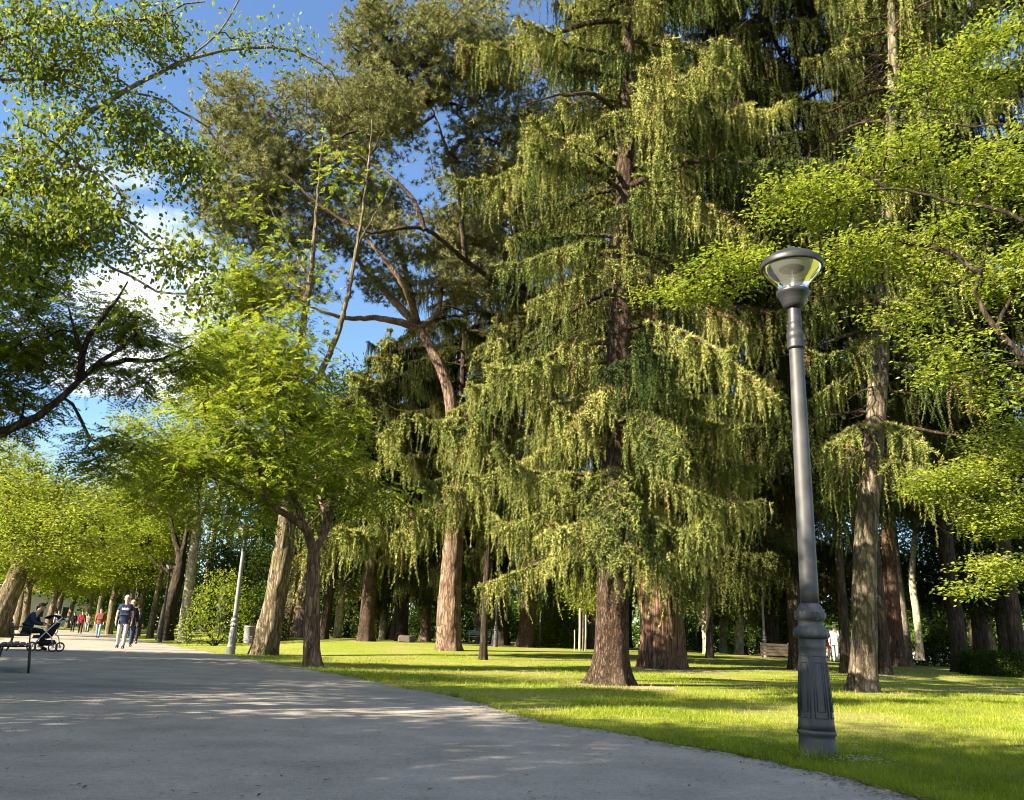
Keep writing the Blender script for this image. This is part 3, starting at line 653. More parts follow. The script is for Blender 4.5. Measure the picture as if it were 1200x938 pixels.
tree('locust_tree', bF, 'tall leaning tree with thick ridged yellowish trunk beside the litter bin', 'tree',
    local(bF, [(308, 769), (318, 725), (328, 670), (336, 612), (341, 555), (347, 490)]),
    [local(bF, l) for l in [
        [(347, 492), (350, 440), (354, 395), (363, 330), (367, 295), (372, 230), (378, 160)], [(346, 500), (362, 460), (382, 425), (402, 370), (418, 290), (430, 210), (436, 140)],
        [(363, 330), (345, 295), (330, 270), (315, 240)], [(341, 560), (320, 500), (300, 440), (285, 380), (282, 330)], [(350, 440), (335, 400), (322, 360)], [(418, 290), (440, 250), (460, 215)]]],
    ells_px(bF, [(295, 420, 28.5, 55, 55, 1.8, 3.0), (275, 350, 28.5, 35, 50, 1.4, 1.5), (320, 540, 28.5, 40, 40, 1.5, 1.0), (410, 200, 29, 50, 80, 2, 0.22), (345, 330, 29, 50, 70, 2, 0.45), (300, 270, 29, 40, 60, 1.8, 0.15), (390, 500, 29.5, 40, 40, 1.8, 0.8), (245, 440, 28, 45, 55, 1.5, 1.8), (330, 470, 28.5, 40, 40, 1.5, 1.2)]),
    0.42, 0.20, 'b_locust', 'locust', 800, 'pinnate', 91, LG, limb_r=[0.17, 0.14, 0.06, 0.10, 0.05, 0.05], hole=0.46, hs=0.9, per=8, ext=(0.32, 0.32, 0.14), rl=0.26, ll=0.13, lw=0.065, pairs=4, ridge=0.30, freq=16, flare=(0.35, 0.4, 5, 2.6), sides=36)
bG = ground_base(216, 753)
tree('plane_tree', bG, 'slender tree with smooth whitish trunk forking high, left of the headless lamp post', 'tree',
    local(bG, [(215, 754), (220, 705), (226, 655), (231, 615)]),
    [local(bG, l) for l in [[(231, 618), (216, 575), (200, 535), (170, 490)], [(231, 616), (233, 565), (238, 500), (242, 430)], [(231, 616), (248, 580), (262, 540), (272, 480)], [(230, 625), (205, 600), (180, 590)]]],
    ells_px(bG, [(180, 520, 45, 50, 45, 2.5, 2), (240, 460, 47, 40, 60, 2.5, 1.6), (265, 530, 47, 35, 40, 2, 1), (140, 570, 45, 50, 35, 2.5, 1.4), (215, 590, 46, 50, 22, 2, 0.8)]),
    0.33, 0.22, 'b_pale', 'locust', 700, 'flat', 101, LG, limb_r=[0.13, 0.14, 0.11, 0.08], hole=0.42, hs=0.6, step=0.6, rtip=0.010, per=30, ext=(0.5, 0.5, 0.22), ll=0.19, lw=0.11)
bK = ground_base(194, 751)
tree('locust_tree', bK, 'dark crooked tree leaning right behind the whitish trunk by the path', 'tree',
    local(bK, [(192, 752), (198, 715), (208, 680), (213, 650)]),
    [local(bK, l) for l in [[(212, 655), (205, 630), (198, 600), (192, 560)], [(213, 652), (219, 620), (222, 570)], [(208, 680), (195, 668), (182, 660), (170, 640)]]],
    ells_px(bK, [(190, 570, 52, 40, 40, 2.5, 1.5), (150, 630, 52, 45, 30, 2.5, 1.2), (225, 540, 53, 35, 40, 2, 1)]),
    0.45, 0.30, 'b_dark', 'locust', 420, 'flat', 111, LG, limb_r=[0.2, 0.18, 0.12], hole=0.42, hs=0.6, step=0.6, rtip=0.010, per=30, ext=(0.5, 0.5, 0.24), ll=0.20, lw=0.11)
bT = np.array((-26.5, 42.0, 0.0)); o_ = at(2, 747, 42.0); bT[0] = o_[0]
tree('locust_tree', bT, 'old tree with thick leaning half pale trunk left of the path behind the benches', 'tree',
    local(bT, [(-8, 750), (4, 715), (18, 680), (30, 650)]),
    [local(bT, l) for l in [[(33, 655), (45, 620), (60, 590), (80, 560)], [(30, 665), (15, 620), (5, 570), (-5, 520)], [(33, 652), (60, 640), (95, 625)]]],
    ells_px(bT, [(50, 590, 41, 60, 45, 2.5, 2), (95, 620, 40, 45, 40, 2.5, 1.6), (10, 560, 42, 50, 50, 2.5, 1.5), (20, 640, 40, 40, 30, 2, 1), (-60, 590, 42, 60, 60, 3, 1)]),
    0.54, 0.36, 'b_locust', 'bright', 800, 'flat', 121, 'trees left of the path', limb_r=[0.24, 0.24, 0.16], hole=0.40, hs=0.6, step=0.6, rtip=0.010, per=34, ext=(0.5, 0.5, 0.2), ll=0.16, lw=0.09, ridge=0.32, freq=14, flare=(0.5, 0.5, 5, 0.2), sides=36, tb=0.6)

# ---- overhanging trees whose trunks stand outside the picture
bL = np.array((-9.6, 9.6, 0.0))
tree('robinia_tree', bL, 'near robinia with dark bare limb reaching in over the path, feathery leaves, left side', 'tree',
    [np.array((0, 0, -0.1)), np.array((0.1, 0, 1.2)), np.array((0.3, 0.1, 2.4)), np.array((0.4, 0, 3.2))],
    [local(bL, l) for l in [
        [(-330, 545, 9.6), (-160, 560, 9.7), (-60, 545, 9.8), (0, 508, 9.8), (45, 489, 9.8), (72, 465, 9.8), (95, 445, 9.8), (118, 425, 9.9), (140, 408, 9.9), (163, 385, 10)],
        [(95, 446, 9.8), (97, 415, 9.7), (105, 395, 9.6), (125, 370, 9.5), (150, 330, 9.4)], [(113, 430, 9.9), (150, 425, 10.2), (190, 420, 10.4), (225, 405, 10.6)], [(97, 418, 9.7), (88, 390, 9.5), (80, 360, 9.4)],
        [(-330, 545, 9.6), (-200, 420, 9.8), (-100, 350, 10), (0, 330, 10), (60, 300, 10)], [(-160, 560, 9.7), (-60, 470, 10), (0, 420, 10.2), (40, 370, 10.2)]]],
    ells_px(bL, [(30, 400, 10, 60, 55, 1.0, 2.4), (165, 385, 10.2, 50, 40, 0.7, 1.1), (20, 310, 10, 70, 50, 1.0, 2), (120, 520, 9.8, 45, 16, 0.6, 0.35), (-60, 430, 10, 80, 90, 1.4, 2), (225, 430, 10.5, 25, 22, 0.5, 0.45), (150, 440, 10.3, 60, 22, 0.6, 0.6), (20, 480, 10.2, 40, 50, 0.8, 0.9), (110, 545, 9.9, 40, 14, .5, .25)]),
    0.25, 0.17, 'b_dark', 'locust', 640, 'pinnate', 131, 'trees left of the path', limb_r=[0.15, 0.05, 0.045, 0.028, 0.07, 0.06], hole=0.45, hs=1.6, step=0.2, rtip=0.0035, per=9, ext=(0.16, 0.16, 0.06), rl=0.17, ll=0.052, lw=0.026, pairs=6, tb=0.36)
bO = np.array((-9.3, 5.2, 0.0))
tree('poplar_tree', bO, 'near poplar with long arching twigs and dangling triangular leaves, upper left', 'tree',
    [np.array((0, 0, -0.1)), np.array((0, 0, 2)), np.array((0.2, 0.2, 4.5)), np.array((0.5, 0.5, 7))],
    [local(bO, l) for l in [
        [(-420, 480, 7), (-220, 380, 7.6), (-80, 290, 8), (0, 225, 8.2), (65, 168, 8.4), (110, 132, 8.5), (150, 106, 8.6), (190, 85, 8.7), (235, 66, 8.8), (290, 56, 8.9), (345, 60, 9), (390, 85, 9.1), (408, 125, 9.2)],
        [(-420, 300, 7), (-200, 130, 7.6), (-60, 62, 8), (0, 46, 8), (90, 27, 8.1), (170, 20, 8.2), (240, 2, 8.3)], [(-420, 380, 7), (-180, 200, 7.6), (-50, 112, 8), (0, 96, 8.1), (60, 95, 8.2), (110, 110, 8.2)],
        [(150, 108, 8.6), (195, 120, 8.6), (240, 150, 8.6), (280, 190, 8.6)], [(120, 128, 8.5), (170, 140, 8.4), (205, 165, 8.4), (235, 200, 8.4), (240, 240, 8.4)], [(20, 205, 8.3), (80, 215, 8.2), (140, 250, 8.1), (190, 290, 8.1), (230, 300, 8.1)],
        [(30, 195, 8.3), (70, 190, 8), (120, 205, 7.9), (160, 240, 7.9)], [(200, 82, 8.7), (240, 52, 8.7), (270, 20, 8.7), (280, 0, 8.7)], [(-80, 290, 8), (0, 275, 8), (80, 280, 8), (130, 310, 8), (180, 340, 8), (250, 345, 8.0)]]],
    ells_px(bO, [(50, 60, 8.1, 100, 60, 0.9, 3.0), (165, 30, 8.2, 70, 30, 0.6, 1.2), (60, 190, 8.1, 80, 70, 0.8, 2.4), (160, 160, 8.5, 70, 50, 0.6, 1.5), (215, 215, 8.4, 45, 50, 0.5, 0.8), (130, 265, 8, 80, 40, 0.6, 1.5), (300, 50, 8.9, 80, 22, 0.4, 0.40), (20, 300, 8, 70, 50, 0.7, 1.6), (215, 300, 8.1, 60, 30, 0.4, 0.6), (235, 345, 8, 40, 20, .4, .3)]),
    0.30, 0.20, 'b_grey', 'poplar', 1450, 'hang', 141, 'trees left of the path', limb_r=[0.062, 0.045, 0.04, 0.014, 0.016, 0.02, 0.014, 0.014, 0.022], hole=0.44, hs=1.7, step=0.2, rtip=0.0040, droop=0.10, per=11, ext=(0.13, 0.13, 0.12), ll=0.060, lw=0.050, tb=0.42)
bX = np.array((9.9, 9.4, 0.0))
RGp = 'young-leaved trees reaching in from the right'
tree('elm_tree', bX, 'near tree with fresh green leaf tufts on pale twisting twigs, upper right', 'tree',
    [np.array((0, 0, -0.1)), np.array((-0.1, 0, 1.4)), np.array((-0.2, 0.3, 2.8)), np.array((-0.4, 0.6, 4))],
    [local(bX, l) for l in [
        [(1480, 560, 10), (1330, 520, 10.3), (1250, 465, 10.5), (1205, 425, 10.6), (1168, 385, 10.7), (1143, 342, 10.8), (1152, 308, 10.9), (1158, 280, 11)],
        [(1480, 560, 10), (1330, 380, 10.4), (1240, 290, 10.8), (1180, 248, 11), (1120, 238, 11.2), (1040, 222, 11.4), (980, 235, 11.6)], [(1330, 380, 10.4), (1270, 220, 10.8), (1200, 150, 11.2), (1140, 148, 11.4), (1080, 138, 11.6)],
        [(1152, 320, 10.9), (1090, 290, 11.2), (1020, 285, 11.6), (940, 300, 12), (870, 330, 12.4)], [(1040, 222, 11.4), (990, 200, 11.6), (930, 215, 12), (885, 235, 12.2)], [(1168, 385, 10.7), (1190, 340, 10.8), (1210, 300, 10.8)], [(1330, 380, 10.4), (1260, 130, 10.6), (1190, 60, 11), (1120, 40, 11.3)],
        [(870, 330, 12.4), (830, 335, 12.8), (780, 350, 13)], [(1205, 425, 10.6), (1150, 430, 11), (1100, 440, 11.3)]]],
    ells_px(bX, [(1110, 90, 11.5, 80, 45, 0.9, 1.4), (1165, 200, 11.2, 60, 60, 0.9, 1.6), (1050, 190, 11.6, 75, 40, 0.9, 1.6), (945, 240, 12, 75, 34, 0.9, 1.8), (870, 320, 12.5, 70, 32, 0.7, 1.5), (1010, 300, 11.8, 65, 30, 0.8, 1.2), (1100, 300, 11.3, 60, 45, 0.8, 1.3), (1180, 330, 10.9, 40, 50, 0.8, 1), (790, 345, 12.9, 50, 18, 0.4, 0.5), (1120, 420, 11.2, 70, 35, 0.8, 0.8), (1180, 60, 11, 60, 50, 1, 1), (1260, 250, 10.6, 70, 150, 1.4, 2.0), (1060, 370, 11.6, 50, 22, 0.6, 0.4), (1180, 460, 11, 50, 30, .7, .5)]),
    0.26, 0.20, 'b_dark', 'bright', 1250, 'flat', 151, RGp, limb_r=[0.11, 0.075, 0.06, 0.045, 0.03, 0.03, 0.05, 0.018, 0.03], hole=0.47, hs=1.7, step=0.2, rtip=0.0042, arch=0.18, per=22, ext=(0.13, 0.13, 0.07), ll=0.078, lw=0.050, tb=0.55)
bY = np.array((12.8, 14.6, 0.0))
tree('elm_tree', bY, 'bright green low bough hanging over the shaded hedge at right', 'tree',
    [np.array((0, 0, -0.1)), np.array((0, 0, 1.5)), np.array((-0.2, 0, 3)), np.array((-0.3, 0.1, 4.2))],
    [local(bY, l) for l in [[(1380, 600, 14.5), (1280, 590, 14.2), (1200, 570, 14), (1130, 555, 14), (1075, 560, 14)], [(1380, 600, 14.5), (1260, 640, 14.2), (1190, 650, 14), (1140, 670, 14)], [(1390, 540, 14.5), (1280, 500, 14.4), (1200, 510, 14.3), (1150, 530, 14.2)]]],
    ells_px(bY, [(1120, 565, 14, 65, 24, 0.9, 1.7), (1185, 530, 14.2, 50, 40, 1, 1.6), (1170, 605, 14, 55, 24, 0.9, 1.4), (1185, 670, 14, 50, 18, 0.7, 0.7), (1130, 690, 14, 25, 10, .5, .2), (1270, 580, 14.3, 60, 70, 1.3, 1.5)]),
    0.22, 0.15, 'b_grey', 'bright', 520, 'flat', 161, RGp, limb_r=[0.07, 0.05, 0.06], hole=0.44, hs=1.5, step=0.2, rtip=0.0042, per=36, ext=(0.14, 0.14, 0.06), ll=0.075, lw=0.046, tb=0.5)
# ------------------------------------------------------------------ trees further back
bq = col_base(55, 72, 738)
allee = tree('park_tree', bq, 'yellow green tree arching over the far end of the path, on its left side', 'tree',
    [np.array(p) for p in [(0, 0, -0.1), (0.05, 0, 1.0), (0.15, 0, 2.2), (0.2, 0.1, 3.0)]],
    [[np.array(p) for p in l] for l in [[(0.2, 0.1, 2.9), (1.0, 0.3, 4.2), (2.2, 0.6, 5.4)], [(0.2, 0.1, 2.9), (-0.6, 0.5, 4.4), (-1.6, 0.9, 6.0)], [(0.2, 0.1, 3.0), (0.2, -0.8, 4.6), (0.4, -1.8, 5.8)], [(0.2, 0.1, 3.0), (0.1, 0.4, 5.2), (0.2, 0.6, 7.6)]]],
    [((0, 0, 6.2), (3.6, 3.6, 3.0), 3), ((1.8, 0, 4.6), (2.4, 2.4, 1.3), 1.2), ((-2.0, 0, 4.8), (2.2, 2.2, 1.4), 1.2), ((0, -2.2, 4.5), (2, 2, 1.3), 1), ((0, 0.5, 8.6), (2.2, 2.2, 1.6), 1)],
    0.30, 0.22, 'b_locust', 'locust', 620, 'flat', 201, 'trees along the far path', limb_r=[0.13]*4, hole=0.40, hs=0.7, step=0.5, rtip=0.009, per=34, ext=(0.45, 0.45, 0.2), ll=0.20, lw=0.125, tb=0.45)
rg0 = np.random.default_rng(9)
AG = 'trees along the far path'
for px, Y, sc, lab in [
    (100, 84, 1.0, 'round yellow green tree closing the view down the path, above the person in red'),
    (28, 60, 0.95, 'yellow green tree on the left verge just beyond the old leaning trunk'),
    (128, 70, 1.0, 'bright green tree on the right verge behind the walking man'),
    (160, 62, 0.95, 'bright green tree behind the slim dark lamp post on the right verge'),
    (78, 108, 1.15, 'small looking far tree at the very end of the path'),
    (-30, 52, 1.1, 'leafy tree at the left border of the picture behind the seated person'),
    (62, 98, 1.5, 'large far tree whose crown meets over the end of the path'),
    (112, 112, 1.75, 'tallest far tree behind the round one above the person in red'),
    (18, 76, 1.35, 'tall tree behind the yellow green one on the left verge'),
    (150, 95, 1.35, 'tall rounded tree rising behind the right verge of the path')]:
    copy_thing(allee, tuple(col_base(px, Y, 738)), lab, rg0.uniform(0, 6.28), (sc, sc, sc*rg0.uniform(0.95, 1.15)))
for px, Y, sx, sz, lab in [(142, 72, 0.85, 1.55, 'upright narrow crowned tree on the right verge, left of the slim dark lamp post'), (176, 58, 0.75, 1.5, 'upright narrow crowned tree just behind the slim dark lamp post'), (112, 92, 0.95, 1.6, 'upright tall crowned far tree over the person in rust red')]:
    copy_thing(allee, tuple(col_base(px, Y, 740)), lab, px, (sx, sx, sz))

bq = col_base(1128, 50, 766)
darkt = tree('evergreen_oak', bq, 'dark evergreen tree with ivied trunk behind the clipped hedge', 'tree',
    [np.array(p) for p in [(0, 0, -0.1), (0.0, 0, 1.2), (0.1, 0, 3.0), (0.1, 0.1, 5.0), (0.1, 0.1, 8.0)]],
    [[np.array(p) for p in l] for l in [[(0.1, 0, 3.2), (1.3, 0.3, 4.4), (2.6, 0.6, 5.2)], [(0.1, 0, 3.4), (-1.2, 0.5, 4.6), (-2.4, 0.9, 5.6)], [(0.1, 0.1, 5.0), (0.4, -1.4, 6.6), (0.6, -2.2, 8)], [(0.1, 0.1, 6.0), (-0.6, 0.9, 8.2), (-1, 1, 10)]]],
    [((0, 0, 7.2), (4.0, 4.0, 4.4), 3), ((2.0, 0, 4.4), (2.2, 2.2, 1.7), 1), ((-2.2, 0, 4.6), (2.2, 2.2, 1.7), 1), ((0, -2.2, 4.2), (2.4, 1.8, 1.6), 1), ((0, 0, 11), (2.6, 2.6, 2.2), 1)],
    0.36, 0.12, 'b_dark', 'dark', 620, 'round', 211, 'dark evergreen trees at the back of the lawn', limb_r=[0.13]*4, hole=0.34, hs=0.6, step=0.6, rtip=0.009, per=38, ext=(0.46, 0.46, 0.36), ll=0.21, lw=0.13, tb=0.42)
DG = 'dark evergreen trees at the back of the lawn'
for px, Y, sc, lab in [
    (1178, 44, 1.0, 'dark evergreen tree at the right border, above the hedge'),
    (1010, 66, 1.25, 'dark tree filling the gap behind the mottled trunk'),
    (870, 72, 1.15, 'dark tree behind the pale plane trunks'),
    (800, 78, 1.25, 'dark tree behind the furrowed reddish trunk, far back'),
    (735, 70, 1.2, 'dark tree seen between the brown trunk and the furrowed reddish trunk'),
    (648, 82, 1.3, 'dark tree behind the round bright shrub'),
    (470, 76, 1.2, 'dark tree behind the stone block'),
    (335, 70, 1.0, 'dark tree behind the leaning ridged trunk'),
    (270, 78, 1.1, 'dark tree behind the headless lamp post'),
    (1240, 56, 1.2, 'dark evergreen mostly cut off by the right border of the picture')]:
    copy_thing(darkt, tuple(col_base(px, Y, 752)), lab, rg0.uniform(0, 6.28), (sc, sc, sc*rg0.uniform(0.95, 1.2)))

# pale planes on the far lawn
bq = col_base(828, 46, 776)
plane = tree('plane_tree', bq, 'pale trunked plane tree forking low to the left, on the far lawn', 'tree',
    local(bq, [(829, 777), (829, 755), (827, 735), (824, 722)]),
    [local(bq, l) for l in [[(824, 724), (812, 714), (800, 704), (785, 690)], [(825, 722), (832, 700), (836, 670), (842, 640)], [(824, 722), (818, 705), (820, 680)]]],
    ells_px(bq, [(840, 650, 46, 55, 38, 2.6, 2), (800, 670, 45.5, 40, 26, 2, 1), (870, 680, 46, 45, 26, 2, 1.1), (850, 600, 47, 50, 35, 2.4, 1.2), (830, 700, 45, 50, 14, 1.8, .6)]),
    0.26, 0.24, 'b_pale', 'olive', 380, 'flat', 221, 'plane trees on the far lawn', limb_r=[0.17, 0.16, 0.10], hole=0.38, hs=0.6, step=0.5, rtip=0.010, per=30, ext=(0.45, 0.45, 0.22), ll=0.19, lw=0.12, tb=0.4)
for px, Y, py, rz, sc, lab in [(868, 50, 768, 2.4, 1.0, 'pale plane tree with straight smooth trunk, left of the lamp on the far lawn'),
                               (848, 56, 764, 4.1, 0.9, 'thinner shaded plane tree between the two pale ones'),
                               (1095, 70, 762, 1.0, 1.1, 'plane tree far back behind the pale leaning trunk'),
    (560, 66, 751, 0.3, 1.25, 'sunlit plane tree behind the white bench'), (448, 62, 752, 5.0, 1.2, 'sunlit plane tree behind the slim weeping spruce'), (395, 58, 752, 1.9, 1.1, 'sunlit plane tree behind the two forking trunks by the path'),
    (1020, 58, 772, 3.3, 1.2, 'sunlit plane tree seen past the right edge of the mottled trunk'), (950, 62, 768, 2.7, 1.3, 'sunlit plane tree behind the near lamp shaft, people passing under it')]:
    copy_thing(plane, tuple(col_base(px, Y, py)), lab, rz, sc)
bq = col_base(1078, 46, 773)
tree('plane_tree', bq, 'thin pale trunk leaning left and forking, between the reddish pine and the hedge', 'tree',
    local(bq, [(1079, 774), (1074, 720), (1069, 680), (1071, 640), (1074, 610)]), [local(bq, l) for l in [[(1074, 612), (1070, 580), (1072, 540), (1068, 500)], [(1074, 612), (1082, 580), (1086, 540)]]],
    ells_px(bq, [(1075, 520, 46, 40, 40, 2, 1.5), (1090, 570, 46, 30, 25, 1.5, 0.8)]), 0.21, 0.14, 'b_pale', 'locust', 160, 'flat', 231, None, limb_r=[0.09, 0.08], hole=0.4, hs=0.7, step=0.5, rtip=0.010, per=24, ext=(0.4, 0.4, 0.2), ll=0.18, lw=0.10)

# bare thick trunks further back whose crowns merge overhead: each with a borrowed dark crown above
def bgtrunk(px, Y, py, r, bark, lab, lean=(0, 0), sc=1.0, rz=0.0, lift=3.0, name='background_tree', grp='trunks standing far back on the lawn'):
    b = col_base(px, Y, py)
    root = borrowed(name, b, lab, darkt, sc, rz, straight(8+lift, lean), r, bark, group=grp, crown_off=(lean[0]*0.6, lean[1]*0.6, lift), seed=int(px), sides=14, ridge=0.2)
    return root
bgtrunk(497, 58, 752, 0.36, 'b_pine', 'pale trunk far back just left of the thick pine trunk', (0.3, 0), 1.1, 1.0)
bgtrunk(460, 62, 751, 0.36, 'b_pine', 'leaning pale trunk behind the slim weeping spruce', (1.4, 0), 1.0, 2.0)
bgtrunk(349, 52, 753, 0.55, 'b_pine', 'stout trunk seen between the leaning ridged tree and the forking dark one', (0.5, 0), 1.0, 3.0)
bgtrunk(333, 56, 751, 0.42, 'b_locust', 'shaded trunk touching the right side of the leaning ridged tree', (1.0, 0), 1.0, 4.2)
bgtrunk(377, 48, 755, 0.30, 'b_dark', 'dark trunk just right of the near forking tree', (0.8, 0), 1.0, 5.2)
bgtrunk(406, 66, 750, 0.34, 'b_pale', 'pale far trunk left of the slim weeping spruce', (0.2, 0), 1.0, 0.3)
bgtrunk(993, 30, 795, 0.19, 'b_dark', 'thin dark straight trunk between the near lamp and the mottled trunk', (0.1, 0), 0.55, 0.9, 4.2)
bgtrunk(832, 39, 781, 0.18, 'b_dark', 'thin dark trunk in front of the pale forking plane', (0.2, 0), 0.5, 2.2, 3.4)
bgtrunk(906, 58, 764, 0.55, 'b_pine', 'broad trunk behind the lamp on the far lawn, half hidden by a dark bush', (0, 0), 1.1, 3.3, 4.0)
bgtrunk(1029, 40, 784, 0.42, 'b_pine', 'pinkish trunk half hidden behind the mottled one', (0.1, 0), 0.9, 2.6, 6.0)
bgtrunk(1064, 47, 777, 0.30, 'b_grey', 'grey trunk touching the right side of the reddish pine', (-0.2, 0), 0.9, 1.6, 6.0)
bgtrunk(1151, 46, 775, 0.50, 'b_dark', 'broad dark trunk rising behind the hedge', (-0.1, 0), 1.0, 0.6, 3.5)
bgtrunk(1162, 54, 770, 0.34, 'b_pine', 'brown lit trunk beside the broad dark one behind the hedge', (0, 0), 0.9, 4.6, 4.0)
bgtrunk(756, 40, 771, 0.22, 'b_dark', 'narrow dark trunk in the gap between the brown and the furrowed trunk', (0, 0), 0.6, 3.9, 4.0)

# tall slender poplars far off, half bare
bq = col_base(235, 78, 740)
lom = tree('slender_poplar', bq, 'tall slender half bare poplar rising above the other crowns, far off against the cloud', 'tree',
    [np.array((0, 0, z)) for z in (-0.1, 8, 18, 30)], [[np.array((0, 0, 6+3*k)), np.array((0.9*math.cos(k*2.4), 0.9*math.sin(k*2.4), 9+3*k)), np.array((1.4*math.cos(k*2.4), 1.4*math.sin(k*2.4), 14+3*k))] for k in range(5)],
    [((0, 0, 18), (2.2, 2.2, 12), 3), ((0, 0, 28), (1.2, 1.2, 7), 1)], 0.4, 0.03, 'b_pale', 'bright', 330, 'round', 241, 'slender poplars far off', limb_r=[0.08]*5, hole=0.45, hs=0.5, step=1.0, rtip=0.014, per=16, ext=(0.35, 0.35, 0.7), ll=0.20, lw=0.12, tb=0.35)
for px, Y, sc, lab in [(256, 84, 1.0, 'slender poplar just right of the tallest one, its top thinly leaved'), (212, 92, 0.9, 'slender poplar far off behind the whitish trunk'), (156, 120, 0.85, 'slender poplar far off above the walking man')]:
    copy_thing(lom, tuple(col_base(px, Y, 740)), lab, px, sc)

# trees behind and beside the viewpoint on the left verge: they shade the near path
VG = 'trees of the left verge near the viewpoint'
SHADERS = [(-8.8, -2.8, 1.0, 'tree on the left verge one step behind the viewpoint'), (-12.0, 6.4, 0.88, 'tree between the near robinia and the near poplar, farther from the path'), (-18.8, 20.3, 0.8, 'low tree behind the bench with the seated person'), (-11.8, 0.9, 0.8, 'tree two steps behind the near poplar on the left verge'), (-6.4, -1.3, 0.9, 'tree on the left verge close beside the viewpoint'), (-8.3, 1.6, 0.8, 'tree behind the near poplar on the left verge'), (-7.8, -5.5, 1.1, 'tree farther behind the viewpoint on the left verge'), (-12.6, 11.3, 0.85, 'tree between the near robinia and the first bench'), (-14.2, 15.8, 0.85, 'tree standing behind the first bench, nearest it'), (-17.0, 9.5, 0.95, 'tree behind the first bench on the left verge'), (-21.5, 17.0, 1.0, 'tree behind the seated person on the left verge')]
for x, y, sc, lab in SHADERS:
    copy_thing(allee, (x, y, 0), lab, x*1.7, sc, VG)

# far wood closing the view
rgw = np.random.default_rng(15)
fw_ = Leaves(4); NW = 5200
a = rgw.uniform(-0.62, 0.80, NW); dist = rgw.uniform(105, 150, NW)
hgt = 4+10*vnoise(np.column_stack([a*14, dist*0.02, a*0]), 4)
Cw = np.column_stack([np.sin(a)*dist, np.cos(a)*dist, rgw.uniform(0.0, 1, NW)*hgt])
keep = ~((a < -0.455) & (a > -0.54) & (Cw[:, 2] < 5)); Cw = Cw[keep]
leaf_clusters(fw_, rgw, Cw, None, 26, (0.9, 0.9, 0.7), 0.62, 0.42, 'round', 0.35)
fwo = fw_.build('woodland', MT['hedge'], None); fwo['kind'] = 'stuff'; fwo['label'] = 'dark far wood closing the view behind the park trees'; fwo['category'] = 'woodland'

# shrubs and hedges
def shrub(name, base, label, radii, n, leaf, seed, ll=0.10, group=None, cat='shrub', zc=None, per=30):
    root = thing(name, tuple(base), label, cat, group); rg = np.random.default_rng(seed)
    d = rvec(rg, n); d[:, 2] = np.abs(d[:, 2])*1.0-0.15
    r = (0.72+0.28*rg.random(n))*(0.82+0.36*vnoise(d*2.2+3, seed))
    C = d*r[:, None]*np.asarray(radii); C[:, 2] += zc if zc is not None else radii[2]*0.15; C = C[C[:, 2] > 0.05]
    wd = Wood()
    for k in range(9):
        t = C[rg.integers(len(C))]*0.8; wd.tube(np.array([(0, 0, -0.05), t*0.4+(0, 0, 0.1), t]), [0.045, 0.03, 0.012], 5)
    wd.build('stem', MT['b_dark'], root)
    lv = Leaves(4); leaf_clusters(lv, rg, C, None, per, (0.16*ll/0.1, 0.16*ll/0.1, 0.14*ll/0.1), ll, ll*0.6, 'round', 0.5); lv.build('foliage', MT[leaf], root); return root
SG = 'shrubs at the back of the lawn'
shrub('round_shrub', col_base(676, 52, 757), 'large rounded bright green shrub behind the staked young tree', (2.4, 1.8, 3.2), 420, 'locust', 301, 0.15, SG)
shrub('round_shrub', col_base(650, 54, 756), 'bright green shrub at the left shoulder of the largest one', (1.2, 1.2, 3.3), 240, 'locust', 302, 0.15, SG)
shrub('round_shrub', col_base(703, 56, 757), 'green shrub half hidden by the flared brown trunk', (1.6, 1.4, 2.8), 240, 'locust', 303, 0.15, SG)
shrub('round_shrub', col_base(412, 64, 748), 'low dark shrub behind the forking tree by the path', (3.6, 1.8, 2.6), 300, 'dark', 304, 0.18, SG)
shrub('round_shrub', col_base(300, 44, 755), 'dark green bush behind the litter bin', (1.5, 1.2, 2.7), 320, 'dark', 305, 0.14, SG)
shrub('round_shrub', col_base(252, 40, 757), 'airy yellow green bush behind the whitish trunk', (1.6, 1.2, 3.6), 200, 'locust', 306, 0.13, SG, per=14)
shrub('round_shrub', col_base(875, 72, 760), 'wide black green bush under the plane trees', (6.5, 2.0, 3.8), 520, 'dark', 307, 0.2, SG)
shrub('cone_shrub', col_base(917, 55, 766), 'dark cone shaped yew beside the broad trunk on the far lawn', (1.35, 1.2, 4.2), 420, 'dark', 308, 0.13, SG)
shrub('round_shrub', col_base(545, 72, 750), 'dark wide bush behind the white bench', (7.0, 2.0, 3.2), 420, 'dark', 309, 0.2, SG)
shrub('round_shrub', col_base(1105, 62, 765), 'dark loose bush under the trees left of the hedge', (2.0, 1.6, 2.6), 300, 'dark', 310, 0.16, SG)
# clipped hedge, box shaped
rg = np.random.default_rng(320); hb = col_base(1190, 34, 793); root = thing('clipped_hedge', tuple(hb), 'low dark clipped hedge with flat top at the right border', 'hedge', None, -0.12)
n = 1500; u = rg.uniform(-1, 1, (n, 3)); ax_ = rg.integers(0, 3, n); u[np.arange(n), ax_] = np.sign(u[np.arange(n), ax_])
C = u*np.array((1.75, 0.62, 0.40))+rg.normal(0, 0.03, (n, 3)); C[:, 2] += 0.44; lv = Leaves(4); leaf_clusters(lv, rg, C, None, 22, (0.07, 0.07, 0.06), 0.075, 0.045, 'round', 0.35); lv.build('foliage', MT['dark'], root)
wd = Wood()
for k in range(24): wd.tube(np.array([(rg.uniform(-1.6, 1.6), rg.uniform(-0.4, 0.4), 0), (rg.uniform(-1.6, 1.6), rg.uniform(-0.5, 0.5), 0.7)]), [0.02, 0.01], 4)
wd.build('stem', MT['b_dark'], root)

